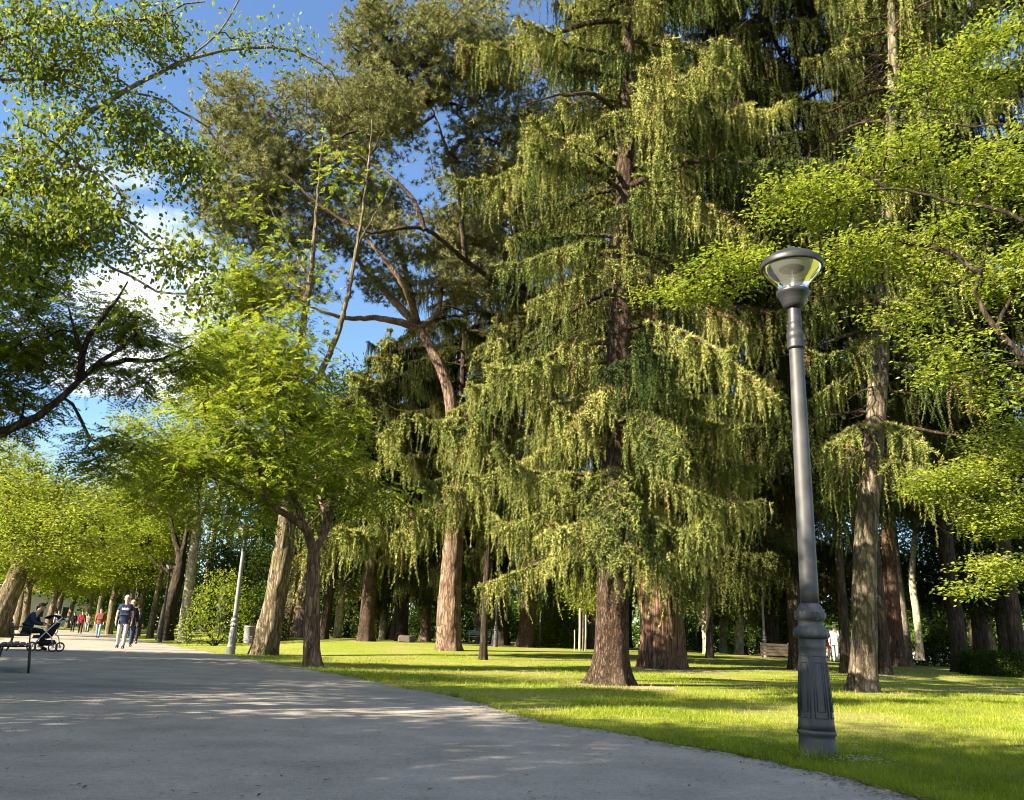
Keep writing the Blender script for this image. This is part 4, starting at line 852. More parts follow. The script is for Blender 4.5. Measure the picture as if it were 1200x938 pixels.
# staked young tree, its stakes, and a bare sapling
bq = col_base(683, 43, 769)
tree('young_tree', bq, 'young bright green tree held between wooden stakes', 'tree', [np.array((0, 0, z)) for z in (-0.05, 1, 2, 3.4)], [],
    [((0, 0, 3.0), (1.2, 1.0, 1.1), 2), ((0.5, 0, 2.1), (1.1, 0.8, 0.6), 1), ((0, 0, 4.2), (0.9, 0.8, 0.8), 1)], 0.04, 0.015, 'b_grey', 'bright', 110, 'round', 251, None, sides=10, per=24, ext=(0.2, 0.2, 0.16), ll=0.13, lw=0.08, hole=0.3, tb=0.7)
for i, (px, py, hh, rr, lab) in enumerate([(679, 771, 2.05, 0.055, 'thick pale wooden stake left of the young tree'), (686, 771, 1.75, 0.04, 'pale wooden stake right of the young tree'), (673, 767, 1.0, 0.025, 'short thin stake furthest from the young tree')]):
    bb = gnd(px, py) if False else col_base(px, 42.5-0.4*(i == 2), py); bm = bmesh.new(); rod(bm, [(0, 0, -0.1), (0.01, 0, hh*0.5), (0.0, 0, hh-0.03), (0, 0, hh)], [rr, rr, rr, rr*0.6], 8)
    o = obj_bm('tree_stake', bm, MT['stake']); o.location = bb; tag(o, lab, 'stake', 'stakes round the young tree')
bq = col_base(632, 47, 758); root = thing('bare_sapling', tuple(bq), 'thin bare sapling with short side twigs beside the dark leaning trunk', 'tree'); wd = Wood(); rg = np.random.default_rng(5)
wd.tube(np.array([(0, 0, -0.1), (0.03, 0, 2), (0, 0, 4.4)]), [0.05, 0.04, 0.012], 8); wd.build('trunk', MT['b_grey'], root); wd = Wood()
for k in range(34):
    z = rg.uniform(1.6, 4.2); a_ = rg.uniform(0, 6.28); l_ = rg.uniform(0.25, 0.7); wd.tube(np.array([(0, 0, z), (math.cos(a_)*l_, math.sin(a_)*l_, z+0.05*l_)]), [0.014, 0.005], 4)
tw_ = wd.build('twigs', MT['b_grey'], root); tw_['kind'] = 'stuff'
# ------------------------------------------------------------------ ground, path, grass
m, t, o = newmat('lawn_soil_and_grass'); co = N(t, 'ShaderNodeTexCoord')
def noise(t, co, sc, det=5, rough=0.6, out='Object'):
    n = N(t, 'ShaderNodeTexNoise'); n.inputs['Scale'].default_value = sc; n.inputs['Detail'].default_value = det; n.inputs['Roughness'].default_value = rough
    t.links.new(co.outputs[out], n.inputs[0]); return n
n1 = noise(t, co, 9, 8, 0.7); n2 = noise(t, co, 0.35, 4); n3 = noise(t, co, 60, 4)
r1 = ramp(t, [(0.28, (0.045, 0.075, 0.008)), (0.5, (0.165, 0.205, 0.02)), (0.75, (0.28, 0.275, 0.04))]); t.links.new(n1.outputs[0], r1.inputs[0])
r2 = ramp(t, [(0.44, (0, 0, 0)), (0.62, (1, 1, 1))]); t.links.new(n2.outputs[0], r2.inputs[0])
dry = ramp(t, [(0.3, (0.19, 0.175, 0.045)), (0.7, (0.28, 0.235, 0.095))]); t.links.new(n3.outputs[0], dry.inputs[0])
mm = N(t, 'ShaderNodeMath', operation='MULTIPLY'); mm.inputs[1].default_value = 0.7; t.links.new(r2.outputs[0], mm.inputs[0])
mxx = N(t, 'ShaderNodeMixRGB'); t.links.new(mm.outputs[0], mxx.inputs[0]); t.links.new(r1.outputs[0], mxx.inputs[1]); t.links.new(dry.outputs[0], mxx.inputs[2])
p = N(t, 'ShaderNodeBsdfPrincipled'); p.inputs['Roughness'].default_value = 1; p.inputs['Specular IOR Level'].default_value = 0.1; t.links.new(mxx.outputs[0], p.inputs['Base Color'])
b = N(t, 'ShaderNodeBump'); b.inputs['Distance'].default_value = 0.05; b.inputs['Strength'].default_value = 0.8; t.links.new(n1.outputs[0], b.inputs['Height']); t.links.new(b.outputs[0], p.inputs['Normal'])
t.links.new(p.outputs[0], o.inputs[0]); MT['lawn'] = m
def grit(name, dark, light, patch, sc=95, bump=0.5):
    m, t, o = newmat(name); co = N(t, 'ShaderNodeTexCoord'); a = noise(t, co, sc, 3, 0.8); b2 = noise(t, co, 1.3, 5); c2 = noise(t, co, 24, 6, 0.7)
    r = ramp(t, [(0.25, dark), (0.75, light)]); t.links.new(a.outputs[0], r.inputs[0])
    q = ramp(t, [(0.35, tuple(1-patch for _ in range(3))), (0.65, tuple(1+patch for _ in range(3)))]); t.links.new(b2.outputs[0], q.inputs[0])
    q2 = ramp(t, [(0.3, (0.82, 0.82, 0.82)), (0.7, (1.15, 1.15, 1.15))]); t.links.new(c2.outputs[0], q2.inputs[0])
    x = N(t, 'ShaderNodeMixRGB', blend_type='MULTIPLY'); x.inputs[0].default_value = 1; t.links.new(r.outputs[0], x.inputs[1]); t.links.new(q.outputs[0], x.inputs[2])
    y = N(t, 'ShaderNodeMixRGB', blend_type='MULTIPLY'); y.inputs[0].default_value = 1; t.links.new(x.outputs[0], y.inputs[1]); t.links.new(q2.outputs[0], y.inputs[2])
    p = N(t, 'ShaderNodeBsdfPrincipled'); p.inputs['Roughness'].default_value = 0.93; p.inputs['Specular IOR Level'].default_value = 0.2; t.links.new(y.outputs[0], p.inputs['Base Color'])
    b = N(t, 'ShaderNodeBump'); b.inputs['Distance'].default_value = 0.006; b.inputs['Strength'].default_value = bump; t.links.new(a.outputs[0], b.inputs['Height']); t.links.new(b.outputs[0], p.inputs['Normal'])
    t.links.new(p.outputs[0], o.inputs[0]); return m
MT['asphalt'] = grit('path_asphalt', (0.145, 0.130, 0.106), (0.325, 0.295, 0.245), 0.17)
MT['asphalt2'] = grit('newer_asphalt', (0.17, 0.150, 0.124), (0.375, 0.335, 0.28), 0.17)
MT['dirt'] = grit('bare_earth', (0.20, 0.15, 0.095), (0.34, 0.27, 0.18), 0.15, 60, 0.6)

xs = np.unique(np.concatenate([np.linspace(-900, -60, 15), np.arange(-60, 60.1, 1.5), np.linspace(60, 900, 15)])); ys = np.unique(np.concatenate([np.linspace(-300, -10, 10), np.arange(-10, 90.1, 1.5), np.linspace(90, 1200, 16)]))
GX, GY = np.meshgrid(xs, ys); V = np.column_stack([GX.ravel(), GY.ravel(), H(GX, GY).ravel()]); nx = len(xs)
i = (np.arange(len(ys)-1)[:, None]*nx+np.arange(nx-1)[None, :]).ravel()
g_ = mesh_np('ground', V, np.column_stack([i, i+1, i+nx+1, i+nx]), MT['lawn'], None, True); g_['kind'] = 'structure'

E_ = np.array([(3.6, -30), (3.3, -6), (2.9, 2.0), (2.45, 5.1), (1.95, 6.6), (1.1, 7.9), (0.42, 8.9), (-0.15, 10.4), (-0.72, 12.2), (-2.3, 15.4), (-4.4, 19.4), (-8.7, 27.2), (-14.6, 37.8), (-30, 65.5), (-62, 123), (-118, 224)], float)
edge = resample(np.column_stack([E_, np.zeros(len(E_))]), 0.10)
jag = (vnoise(np.column_stack([edge[:, :2]*1.1, edge[:, 2]]), 3)-0.5)*0.26+(vnoise(np.column_stack([edge[:, :2]*6, edge[:, 2]]), 6)-0.5)*0.16
edge[:, 0] += jag*np.clip(np.abs(edge[:, 1])/8, 0.5, 1.2)
left = edge.copy(); left[:, 0] -= np.interp(edge[:, 1], [-30, 3, 9, 20, 60, 220], [9, 7.8, 7.4, 7.6, 7.6, 7.6]); left[:, 0] += (vnoise(np.column_stack([left[:, :2]*0.8, left[:, 2]]), 8)-0.5)*0.5
n = len(edge); V = np.vstack([edge+(0, 0, 0.008), left+(0, 0, 0.008)]); i = np.arange(n-1)
pth = mesh_np('path', V, np.column_stack([i, i+1, n+i+1, n+i]), MT['asphalt']); pth['kind'] = 'structure'
def edge_x(Y): return np.interp(Y, edge[:, 1], edge[:, 0])
# newer layer of asphalt laid over the near end, ending in a thin wavy lip
seam_px = [(-80, 812), (0, 815), (60, 816), (120, 817), (170, 813), (215, 814), (300, 816), (370, 819), (430, 822), (475, 829), (520, 829), (548, 826)]
sm = resample(np.array([(*gnd(*q), 0) for q in seam_px]), 0.15); sm[:, 1] += (vnoise(sm*2.3, 5)-0.5)*0.12
rr_ = edge[(edge[:, 1] < sm[-1, 1]) & (edge[:, 1] > -29)][::-1]; ll_ = left[(left[:, 1] < sm[0, 1]-0.4) & (left[:, 1] > -29)]
poly = np.vstack([sm, rr_+(-0.02, 0, 0), ll_+(0.05, 0, 0)])
bm = bmesh.new(); top = [bm.verts.new((q[0], q[1], 0.034)) for q in poly]; f = bm.faces.new(top)
low = [bm.verts.new((q[0], q[1], 0.004)) for q in poly]
for k in range(len(poly)): bm.faces.new((top[k], top[(k+1) % len(poly)], low[(k+1) % len(poly)], low[k]))
bmesh.ops.triangulate(bm, faces=[f]); al = obj_bm('pavement', bm, MT['asphalt2']); al['kind'] = 'structure'
# tar-dark worn strip along the lip of the newer layer
s1 = sm.copy(); s2 = sm.copy(); s2[:, 1] += 0.10+0.22*vnoise(sm*1.7, 12); s1[:, 1] -= 0.03
for e in (s1, s2): e[:, 2] = 0.013
MT['tar'] = grit('worn_tar', (0.075, 0.068, 0.058), (0.20, 0.18, 0.15), 0.25)
i = np.arange(len(sm)-1); n = len(sm); sr = mesh_np('pavement_seam', np.vstack([s1, s2]), np.column_stack([i, i+1, n+i+1, n+i]), MT['tar']); sr['kind'] = 'structure'
# earth track across the lawn at right
tr = [(1022, 794), (1060, 795), (1110, 799), (1160, 805), (1215, 812), (1300, 826)]; w_ = [0.5, 0.8, 1.0, 1.15, 1.2, 1.2]
T3 = resample(np.array([(*gnd(a_, b_), w) for (a_, b_), w in zip(tr, w_)]), 0.3); e1 = T3.copy(); e2 = T3.copy()
e1[:, 1] += T3[:, 2]*(0.9+0.5*vnoise(T3*1.3, 2)); e2[:, 1] -= T3[:, 2]*(0.9+0.5*vnoise(T3*1.3, 7)); n = len(T3)
for e in (e1, e2): e[:, 2] = H(e[:, 0], e[:, 1])+0.006
i = np.arange(n-1); tk = mesh_np('earth_track', np.vstack([e1, e2]), np.column_stack([i, n+i, n+i+1, i+1]), MT['dirt']); tk['kind'] = 'structure'

# bare needle-strewn earth round the feet of the near trees
for (cx, cy, rad, sd) in ((bA[0]+0.15, bA[1]-0.25, 1.0, 1), (bR[0]+0.05, bR[1]-0.1, 0.75, 2), (bE[0], bE[1], 0.5, 3), (bB[0], bB[1]-0.3, 1.6, 4)):
    an = np.linspace(0, 2*PI, 49)[:-1]; r_ = rad*(0.65+0.75*vnoise(np.column_stack([np.cos(an)*1.6, np.sin(an)*1.6, 0*an])+sd*9, sd)+0.25*(vnoise(np.column_stack([np.cos(an)*6, np.sin(an)*6, 0*an])+sd*5, sd)-0.5))
    X_ = cx+r_*np.cos(an); Y_ = cy+r_*np.sin(an); bm = bmesh.new(); bm.faces.new([bm.verts.new((x, y, float(H(x, y))+0.005)) for x, y in zip(X_, Y_)])
    e_ = obj_bm('earth_patch', bm, MT['dirt']); e_['kind'] = 'structure'

# grass blades on the near lawn
MT['grass'] = leaf_mat('grass_blades', [(0.0, (0.075, 0.10, 0.012)), (0.5, (0.185, 0.235, 0.022)), (0.85, (0.31, 0.318, 0.050)), (1.0, (0.30, 0.26, 0.10))], 0.40, 1.5, 0.0, 0.7)
rg = np.random.default_rng(400); NB = 420000
Yb = 1/rg.uniform(1/36.0, 1/4.7, NB); Xb = Yb*rg.uniform(-0.40, 0.78, NB)
ex = edge_x(Yb)+rg.normal(0, 0.035, NB); ok = (Xb > ex)
tY = np.interp(Xb, T3[:, 0], T3[:, 1]); ok &= ~((np.abs(Yb-tY) < 0.8) & (Xb > T3[0, 0]))
worn = vnoise(np.column_stack([Xb*0.5, Yb*0.35, 0*Xb]), 31)+0.35*vnoise(np.column_stack([Xb*2, Yb*2, 0*Xb]), 32)
thin = np.clip((worn-0.52)*3, 0, 0.9); thin *= ss(7.5, 10, Yb); ok &= rg.random(NB) > thin
for tx, ty, tr_ in ((bA[0], bA[1], 0.62), (bR[0], bR[1], 0.38), (bE[0], bE[1], 0.3), (2.53, 7.0, 0.13)): ok &= np.hypot(Xb-tx, Yb-ty) > tr_*rg.uniform(0.6, 1.25, NB)
Xb, Yb = Xb[ok], Yb[ok]; nb = len(Xb)
cl = vnoise(np.column_stack([Xb*3, Yb*3, 0*Xb]), 33); rim = np.clip(1-(Xb-edge_x(Yb))/0.25, 0, 1)
hb_ = (0.024+0.042*rg.random(nb)**2)*(0.55+0.9*cl)*(1+0.5*rim)*np.clip(Yb/9, 1, 1.4)
P = np.column_stack([Xb, Yb, H(Xb, Yb)-0.004]); D = np.column_stack([rg.normal(0, 0.45, nb), rg.normal(0, 0.45, nb), np.ones(nb)])
lv = Leaves(3); lv.add(P, D, rvec(rg, nb), hb_, 0.0042*np.clip(Yb/6.5, 1, 4)*rg.uniform(0.7, 1.3, nb), np.clip(rg.normal(0.42, 0.17, nb)+(cl-0.5)*0.3+thin[ok]*0.55, 0, 1))
gr = lv.build('grass', MT['grass'], None); gr['kind'] = 'stuff'; gr['label'] = 'short sunlit lawn grass beside the path'; gr['category'] = 'grass'
# daisies and taller tufts
tq = []
for k in range(90):
    y = 1/rg.uniform(1/16, 1/4.8); tq.append((edge_x(y)+abs(rg.normal(0, 0.10))+0.02, y)) if k < 62 else tq.append((2.535+0.19*math.cos(k), 7.02+0.19*math.sin(k)))
tq = np.repeat(np.array(tq), 26, 0)+rg.normal(0, 0.03, (90*26, 2)); lv2 = Leaves(3); nq = len(tq)
lv2.add(np.column_stack([tq, np.full(nq, 0.0)]), np.column_stack([rg.normal(0, 0.5, (nq, 2)), np.ones(nq)]), rvec(rg, nq), rg.uniform(0.05, 0.15, nq), 0.006, rg.normal(0.4, 0.2, nq))
g2 = lv2.build('grass_tufts', MT['grass'], None); g2['kind'] = 'stuff'; g2['label'] = 'taller grass tufts along the path edge and round the lamp foot'; g2['category'] = 'grass'
dv = Leaves(4); nd = 260; cx_ = [(1000, 897), (1010, 899), (940, 872), (905, 868), (1100, 860), (890, 880), (1040, 872)]
cc = np.array([gnd(*q) for q in cx_]); k = rg.integers(0, len(cc), nd); sp_ = np.where(k < 2, 0.10, 0.5)[:, None]; q = cc[k]+rg.normal(0, 1, (nd, 2))*sp_
q = q[q[:, 0] > edge_x(q[:, 1])+0.1]; P0 = np.column_stack([q, rg.uniform(0.045, 0.07, len(q))])
for a_ in range(4):
    an = a_*PI/4; Dd = np.column_stack([np.full(len(q), math.cos(an)), np.full(len(q), math.sin(an)), np.full(len(q), 0.05)])
    dv.add(P0-nrm(Dd)*0.010, Dd, np.tile((0.1, 0.1, 1.0), (len(q), 1)), 0.020, 0.012, np.full(len(q), 0.5), 0.5)
dz = dv.build('daisies', MT['white'], None); dz['kind'] = 'stuff'; dz['label'] = 'tiny white daisies sprinkled in the grass round the near lamp'; dz['category'] = 'flowers'
# leaf litter and twig bits lying on the path and along its ragged edge
lt = Leaves(4); nl = 3600; Yl = 1/rg.uniform(1/30, 1/4.4, nl); near = rg.random(nl) < 0.72
Xl = np.where(near, edge_x(Yl)-np.abs(rg.normal(0, 0.16, nl))+0.03, edge_x(Yl)-rg.uniform(0, 7, nl)); kp = near | (rg.random(nl) < 0.7)
Xl, Yl = Xl[kp], Yl[kp]; a_ = rg.uniform(0, 6.28, len(Xl)); ss_ = rg.uniform(0.5, 1.4, len(Xl))
lt.add(np.column_stack([Xl, Yl, np.full(len(Xl), 0.040)]), np.column_stack([np.cos(a_), np.sin(a_), 0.1+0*a_]), np.tile((0.15, 0.1, 1.0), (len(Xl), 1)), 0.036*ss_**1.5, 0.012*ss_, rg.uniform(0, 1, len(Xl)))
MT['litter'] = leaf_mat('dry_leaf_litter', [(0, (0.05, 0.035, 0.02)), (0.6, (0.16, 0.11, 0.06)), (1, (0.25, 0.2, 0.10))], 0.1, 1.0)
li = lt.build('leaf_litter', MT['litter'], None); li['kind'] = 'stuff'; li['label'] = 'dry leaf litter and twig bits along the edge of the path'; li['category'] = 'leaf litter'
# ------------------------------------------------------------------ lamps
def lathe_mod(bm, prof, n=32, mod=None):
    rings = []
    for z, r in prof:
        rings.append([bm.verts.new(((r*(mod(z, 2*PI*i/n) if mod else 1))*math.cos(2*PI*i/n), (r*(mod(z, 2*PI*i/n) if mod else 1))*math.sin(2*PI*i/n), z)) for i in range(n)])
    for a, b in zip(rings, rings[1:]):
        for i in range(n): bm.faces.new((a[i], a[(i+1) % n], b[(i+1) % n], b[i]))
    bm.faces.new(rings[0][::-1]); bm.faces.new(rings[-1])
m, t, o = newmat('lantern_glass'); tr = N(t, 'ShaderNodeBsdfTransparent'); tr.inputs[0].default_value = (0.93, 0.95, 0.93, 1)
gl = N(t, 'ShaderNodeBsdfGlossy'); gl.inputs['Roughness'].default_value = 0.06; df = N(t, 'ShaderNodeBsdfDiffuse'); df.inputs[0].default_value = (0.6, 0.6, 0.58, 1)
fr = N(t, 'ShaderNodeFresnel'); fr.inputs[0].default_value = 1.45
m1 = N(t, 'ShaderNodeMixShader'); m1.inputs[0].default_value = 0.10; t.links.new(tr.outputs[0], m1.inputs[1]); t.links.new(df.outputs[0], m1.inputs[2])
m2 = N(t, 'ShaderNodeMixShader'); t.links.new(fr.outputs[0], m2.inputs[0]); t.links.new(m1.outputs[0], m2.inputs[1]); t.links.new(gl.outputs[0], m2.inputs[2]); t.links.new(m2.outputs[0], o.inputs[0]); MT['glass'] = m
def street_lamp(base, label):
    root = thing('street_lamp', base, label, 'street lamp', 'park lamps'); iron = MT['iron']
    bm = bmesh.new(); lathe_mod(bm, [(-0.05, 0.155), (0.0, 0.152), (0.02, 0.150), (0.15, 0.140), (0.17, 0.139), (0.185, 0.150), (0.20, 0.152), (0.215, 0.146)], 32); obj_bm('plinth', bm, iron, root, True)
    bm = bmesh.new(); lathe_mod(bm, [(0.213, 0.143), (0.26, 0.139), (0.30, 0.1355), (0.55, 0.123), (0.76, 0.111), (0.80, 0.107), (0.835, 0.1055), (0.845, 0.110), (0.858, 0.110), (0.866, 0.105), (0.90, 0.104), (0.93, 0.106)], 32)
    for k in range(6):       # raised rectangular panel frames round the tapering foot
        a = k*PI/3+0.25
        rr = lambda z: float(np.interp(z, [0.26, 0.55, 0.80], [0.139, 0.123, 0.107]))+0.0015
        for w_, z0, z1 in ((0.40, 0.31, 0.78), (0.24, 0.36, 0.73)):
            for da in (-w_, w_): rod(bm, [((rr(z))*math.cos(a+da), (rr(z))*math.sin(a+da), z) for z in (z0, 0.55, z1)], 0.0045, 4)
            for z in (z0, z1): rod(bm, [(rr(z)*math.cos(a+d), rr(z)*math.sin(a+d), z) for d in (-w_, -w_/3, w_/3, w_)], 0.0045, 4)
    obj_bm('foot', bm, iron, root, True)
    bm = bmesh.new()
    lathe_mod(bm, [(0.915, 0.108), (0.922, 0.131), (0.938, 0.135), (0.96, 0.134), (0.99, 0.128), (1.012, 0.108), (1.03, 0.098), (1.052, 0.098), (1.06, 0.102), (1.066, 0.110), (1.09, 0.118), (1.12, 0.116), (1.145, 0.106), (1.165, 0.096), (1.178, 0.094), (1.188, 0.082), (1.20, 0.076)], 64,
        lambda z, a: 1+(0.08*abs(math.sin(a*6)) if 0.925 < z < 1.0 else 0.03*math.sin(a*16) if 1.075 < z < 1.13 else 0))
    sh = obj_bm('collar', bm, iron, root, True)
    for a0 in (-PI/2-0.3, PI/2-0.3, PI-0.3, -0.3):      # cast shield with a quartered device
        bm = bmesh.new()
        def onb(u, z, off=0.0): r = 0.1195+off; return (r*math.cos(a0+u/r), r*math.sin(a0+u/r), z)
        outl = [(-0.030, 1.128), (0.030, 1.128), (0.032, 1.098), (0.022, 1.076), (0, 1.064), (-0.022, 1.076), (-0.032, 1.098)]
        rod(bm, [onb(u, z, 0.004) for u, z in outl+outl[:1]], 0.004, 5)
        rod(bm, [onb(0, 1.125, 0.003), onb(0, 1.07, 0.0)], 0.003, 4); rod(bm, [onb(-0.028, 1.098, 0.003), onb(0.028, 1.098, 0.003)], 0.003, 4)
        for u, z in ((-0.015, 1.112), (0.015, 1.112), (-0.012, 1.086), (0.012, 1.086)): rod(bm, [onb(u, z-0.006, 0.003), onb(u, z, 0.005), onb(u, z+0.006, 0.003)], [0.003, 0.006, 0.003], 5)
        obj_bm('shield', bm, iron, sh, True)
    bm = bmesh.new(); lathe_mod(bm, [(1.195, 0.0755), (1.30, 0.0745), (2.28, 0.0705), (3.45, 0.0625), (3.47, 0.064)], 28); obj_bm('shaft', bm, iron, root, True)
    bm = bmesh.new(); lathe_mod(bm, [(3.455, 0.060), (3.46, 0.078), (3.478, 0.082), (3.49, 0.074), (3.505, 0.080), (3.52, 0.076), (3.55, 0.072), (3.565, 0.079), (3.60, 0.079), (3.625, 0.074), (3.64, 0.060), (3.70, 0.059), (3.71, 0.062), (3.73, 0.062), (3.74, 0.058), (3.845, 0.056), (3.86, 0.057)], 32,
        lambda z, a: 1+(0.03*math.sin(a*12) if 3.555 < z < 3.61 else 0)); obj_bm('capital', bm, MT['black'], root, True)
    bm = bmesh.new(); lathe_mod(bm, [(3.855, 0.056), (3.865, 0.085), (3.89, 0.098), (3.93, 0.112), (3.985, 0.136), (4.0, 0.150), (4.026, 0.152), (4.03, 0.140), (4.025, 0.02)], 32); cup = obj_bm('lantern_cup', bm, MT['black'], root, True)
    bm = bmesh.new(); n = 40; pr = [(4.028, 0.1380), (4.06, 0.1339), (4.10, 0.1488), (4.14, 0.1767), (4.18, 0.2120), (4.215, 0.2399), (4.245, 0.2585), (4.262, 0.2660)]; rings = [[bm.verts.new((r*math.cos(2*PI*i/n), r*math.sin(2*PI*i/n), z)) for i in range(n)] for z, r in pr]
    for A_, B_ in zip(rings, rings[1:]):
        for i in range(n): bm.faces.new((A_[i], A_[(i+1) % n], B_[(i+1) % n], B_[i]))
    obj_bm('glass_bowl', bm, MT['glass'], root, True)
    bm = bmesh.new(); lathe_mod(bm, [(4.262, 0.2660), (4.256, 0.2753), (4.27, 0.2827), (4.305, 0.2827), (4.325, 0.2753), (4.340, 0.256), (4.375, 0.215), (4.410, 0.155), (4.440, 0.085), (4.456, 0.048), (4.475, 0.042), (4.495, 0.012)], 40); cap = obj_bm('lantern_cap', bm, MT['black'], root, True)
    bm = bmesh.new(); lathe_mod(bm, [(4.266, 0.2511), (4.262, 0.2530), (4.2615, 0.1860), (4.2625, 0.0465)], 32); obj_bm('reflector', bm, MT['enamel'], cap, True)
    bm = bmesh.new(); lathe_mod(bm, [(4.026, 0.0500), (4.05, 0.0450), (4.052, 0.0121), (4.10, 0.0112), (4.11, 0.0167), (4.17, 0.0177), (4.18, 0.0112), (4.26, 0.0093)], 16); obj_bm('lamp_tube', bm, MT['white'], root, True)
    return root
MT['enamel'] = flat('dull_enamel', (0.42, 0.43, 0.42), 0.5, 0, 0.05, 3)
LAMP = street_lamp((2.535, 7.02, 0.0), 'tall grey iron lamp post with glass bowl lantern, nearest, at the lawn edge'); LAMP.rotation_euler = (0, math.radians(0.75), 0.3)
for px, py, Y, sc, lab in [(270, 767, None, 0.98, 'pale lamp post beside the litter bin, its lantern hidden among leaves'), (187, 750, 46, 0.95, 'slim dark lamp post left of the whitish trunk'),
    (152, 746, 66, 0.95, 'far lamp post behind the walking man, at the path edge'), (580, 768, 44, 0.88, 'dark shaded lamp post on the lawn right of the thick pine trunk'),
    (897, 778, 44, 0.88, 'small looking pale lamp on the far lawn beside the dark cone shaped yew'), (1036, 788, 34, 0.97, 'lamp post between the mottled trunk and the reddish pine')]:
    b_ = gnd(px, py) if Y is None else col_base(px, Y, py); b_ = (b_[0], b_[1], float(H(b_[0], b_[1])))
    cp = copy_thing(LAMP, b_, lab, px*0.1, sc)
    if px in (270, 897, 1036):          # sunlight on these posts is put into a paler iron colour
        for ch in [o for o in COL.objects if o.parent == cp]:
            for q in [ch]+[o for o in COL.objects if o.parent == ch]:
                if q.material_slots and q.material_slots[0].material == MT['iron']: q.material_slots[0].link = 'OBJECT'; q.material_slots[0].material = MT['iron_sunlit']

# ------------------------------------------------------------------ bin, benches, blocks
MT['bin'] = flat('galvanised_bin', (0.26, 0.265, 0.26), 0.5, 0.2, 0.15, 30)
bb = gnd(290, 767); root = thing('litter_bin', (bb[0], bb[1], 0), 'grey round perforated litter bin hung on a dark post', 'litter bin')
bm = bmesh.new(); lathe_mod(bm, [(0.36, 0.165), (0.38, 0.175), (0.90, 0.205), (0.905, 0.215), (0.93, 0.215), (0.935, 0.20), (0.92, 0.19), (0.42, 0.165)], 28)
for k in range(28):
    for z in (0.46, 0.52, 0.58): 
        a = 2*PI*k/28; r_ = 0.178+(z-0.38)*0.058; box(bm, r_*math.cos(a), r_*math.sin(a), z, 0.012, 0.012, 0.03)
obj_bm('bucket', bm, MT['bin'], root, True)
bm = bmesh.new(); rod(bm, [(0.30, 0, -0.1), (0.30, 0, 0.5), (0.30, 0, 1.27), (0.30, 0, 1.28)], [0.035, 0.035, 0.035, 0.02], 12); obj_bm('post', bm, MT['black'], root, True)
bm = bmesh.new(); box(bm, 0.25, 0, 0.82, 0.12, 0.05, 0.03); box(bm, 0.245, 0, 0.45, 0.13, 0.05, 0.03); obj_bm('bracket', bm, MT['black'], root)

def bench(base, rz, label, slat, frame_mat, group=None, back=True):
    """local x along the seat, local -y is the front"""
    root = thing('park_bench', base, label, 'bench', group, rz)
    bm = bmesh.new()
    for k in range(5): box(bm, 0, -0.19+0.095*k, 0.445-0.008*abs(k-2), 1.8, 0.078, 0.032)
    bmesh.ops.bevel(bm, geom=bm.edges[:], offset=0.006, segments=1, affect='EDGES'); obj_bm('seat', bm, slat, root)
    if back:
        bm = bmesh.new()
        for k in range(3): box(bm, 0, 0.25+0.035*k, 0.60+0.115*k, 1.8, 0.03, 0.085, Matrix.Rotation(math.radians(-16), 3, 'X').to_euler())
        bmesh.ops.bevel(bm, geom=bm.edges[:], offset=0.006, segments=1, affect='EDGES'); obj_bm('backrest', bm, slat, root)
    for sx in (-0.78, 0.78):
        bm = bmesh.new(); rod(bm, [(sx, -0.27, -0.02), (sx, -0.24, 0.2), (sx, -0.215, 0.42), (sx, 0.0, 0.415), (sx, 0.20, 0.42)], 0.018, 8); rod(bm, [(sx, 0.30, -0.02), (sx, 0.23, 0.2), (sx, 0.21, 0.42), (sx, 0.26, 0.62), (sx, 0.345, 0.88)] if back else [(sx, 0.30, -0.02), (sx, 0.23, 0.2), (sx, 0.20, 0.42)], 0.018, 8)
        if back: rod(bm, [(sx, -0.215, 0.42), (sx, -0.23, 0.58), (sx, -0.19, 0.65), (sx, 0.05, 0.65), (sx, 0.27, 0.64)], 0.016, 8)
        obj_bm('leg', bm, frame_mat, root, True)
    return root
pd_ = math.atan2(0.878, -0.479)            # heading of the path
MT['darkwood'] = flat('dark_bench_slats', (0.045, 0.035, 0.028), 0.7, 0, 0.3, 20)
BG_ = 'benches along the left edge of the path'
b1 = bench((-8.35, 14.75, 0.008), pd_-PI, 'empty dark slatted bench on thin iron legs at the left border, nearest', MT['darkwood'], MT['black'], BG_, False)
# local -y (front) must look to the path, on the +x side
b1.rotation_euler = (0, 0, pd_)
b1.rotation_euler.z = pd_
sB = col_base(26, 25.0, 762); b2 = bench((sB[0]-0.1, sB[1], 0.008), pd_, 'dark bench under the seated person in navy, beside the pram', MT['darkwood'], MT['black'], BG_)
wbq = col_base(562, 64, 748); bench(tuple(wbq), 0.1, 'white bench far back on the lawn, in front of the dark wide bush', MT['white'], MT['white'])
bq = col_base(476, 48, 757); bm = bmesh.new(); box(bm, 0, 0, 0.17, 0.95, 0.5, 0.38); bmesh.ops.bevel(bm, geom=bm.edges[:], offset=0.05, segments=2, affect='EDGES')
bmesh.ops.subdivide_edges(bm, edges=bm.edges[:], cuts=2); rr = random.Random(3)
for v in bm.verts: v.co += Vector((rr.uniform(-1, 1), rr.uniform(-1, 1), rr.uniform(-1, 1)))*0.015
o = obj_bm('stone_block', bm, MT['stone']); o.location = bq; o.rotation_euler.z = 0.15; tag(o, 'squat brown stone block on the lawn left of the thick pine trunk', 'stone block')
bq = col_base(906, 43, 777); root = thing('slatted_barrier', tuple(bq), 'low weathered wooden barrier of boards beside the far lawn lamp', 'barrier', None, 0.05)
bm = bmesh.new()
for k in range(4): box(bm, 0.15, 0, 0.18+0.15*k, 1.5, 0.03, 0.13)
obj_bm('boards', bm, MT['wood'], root)
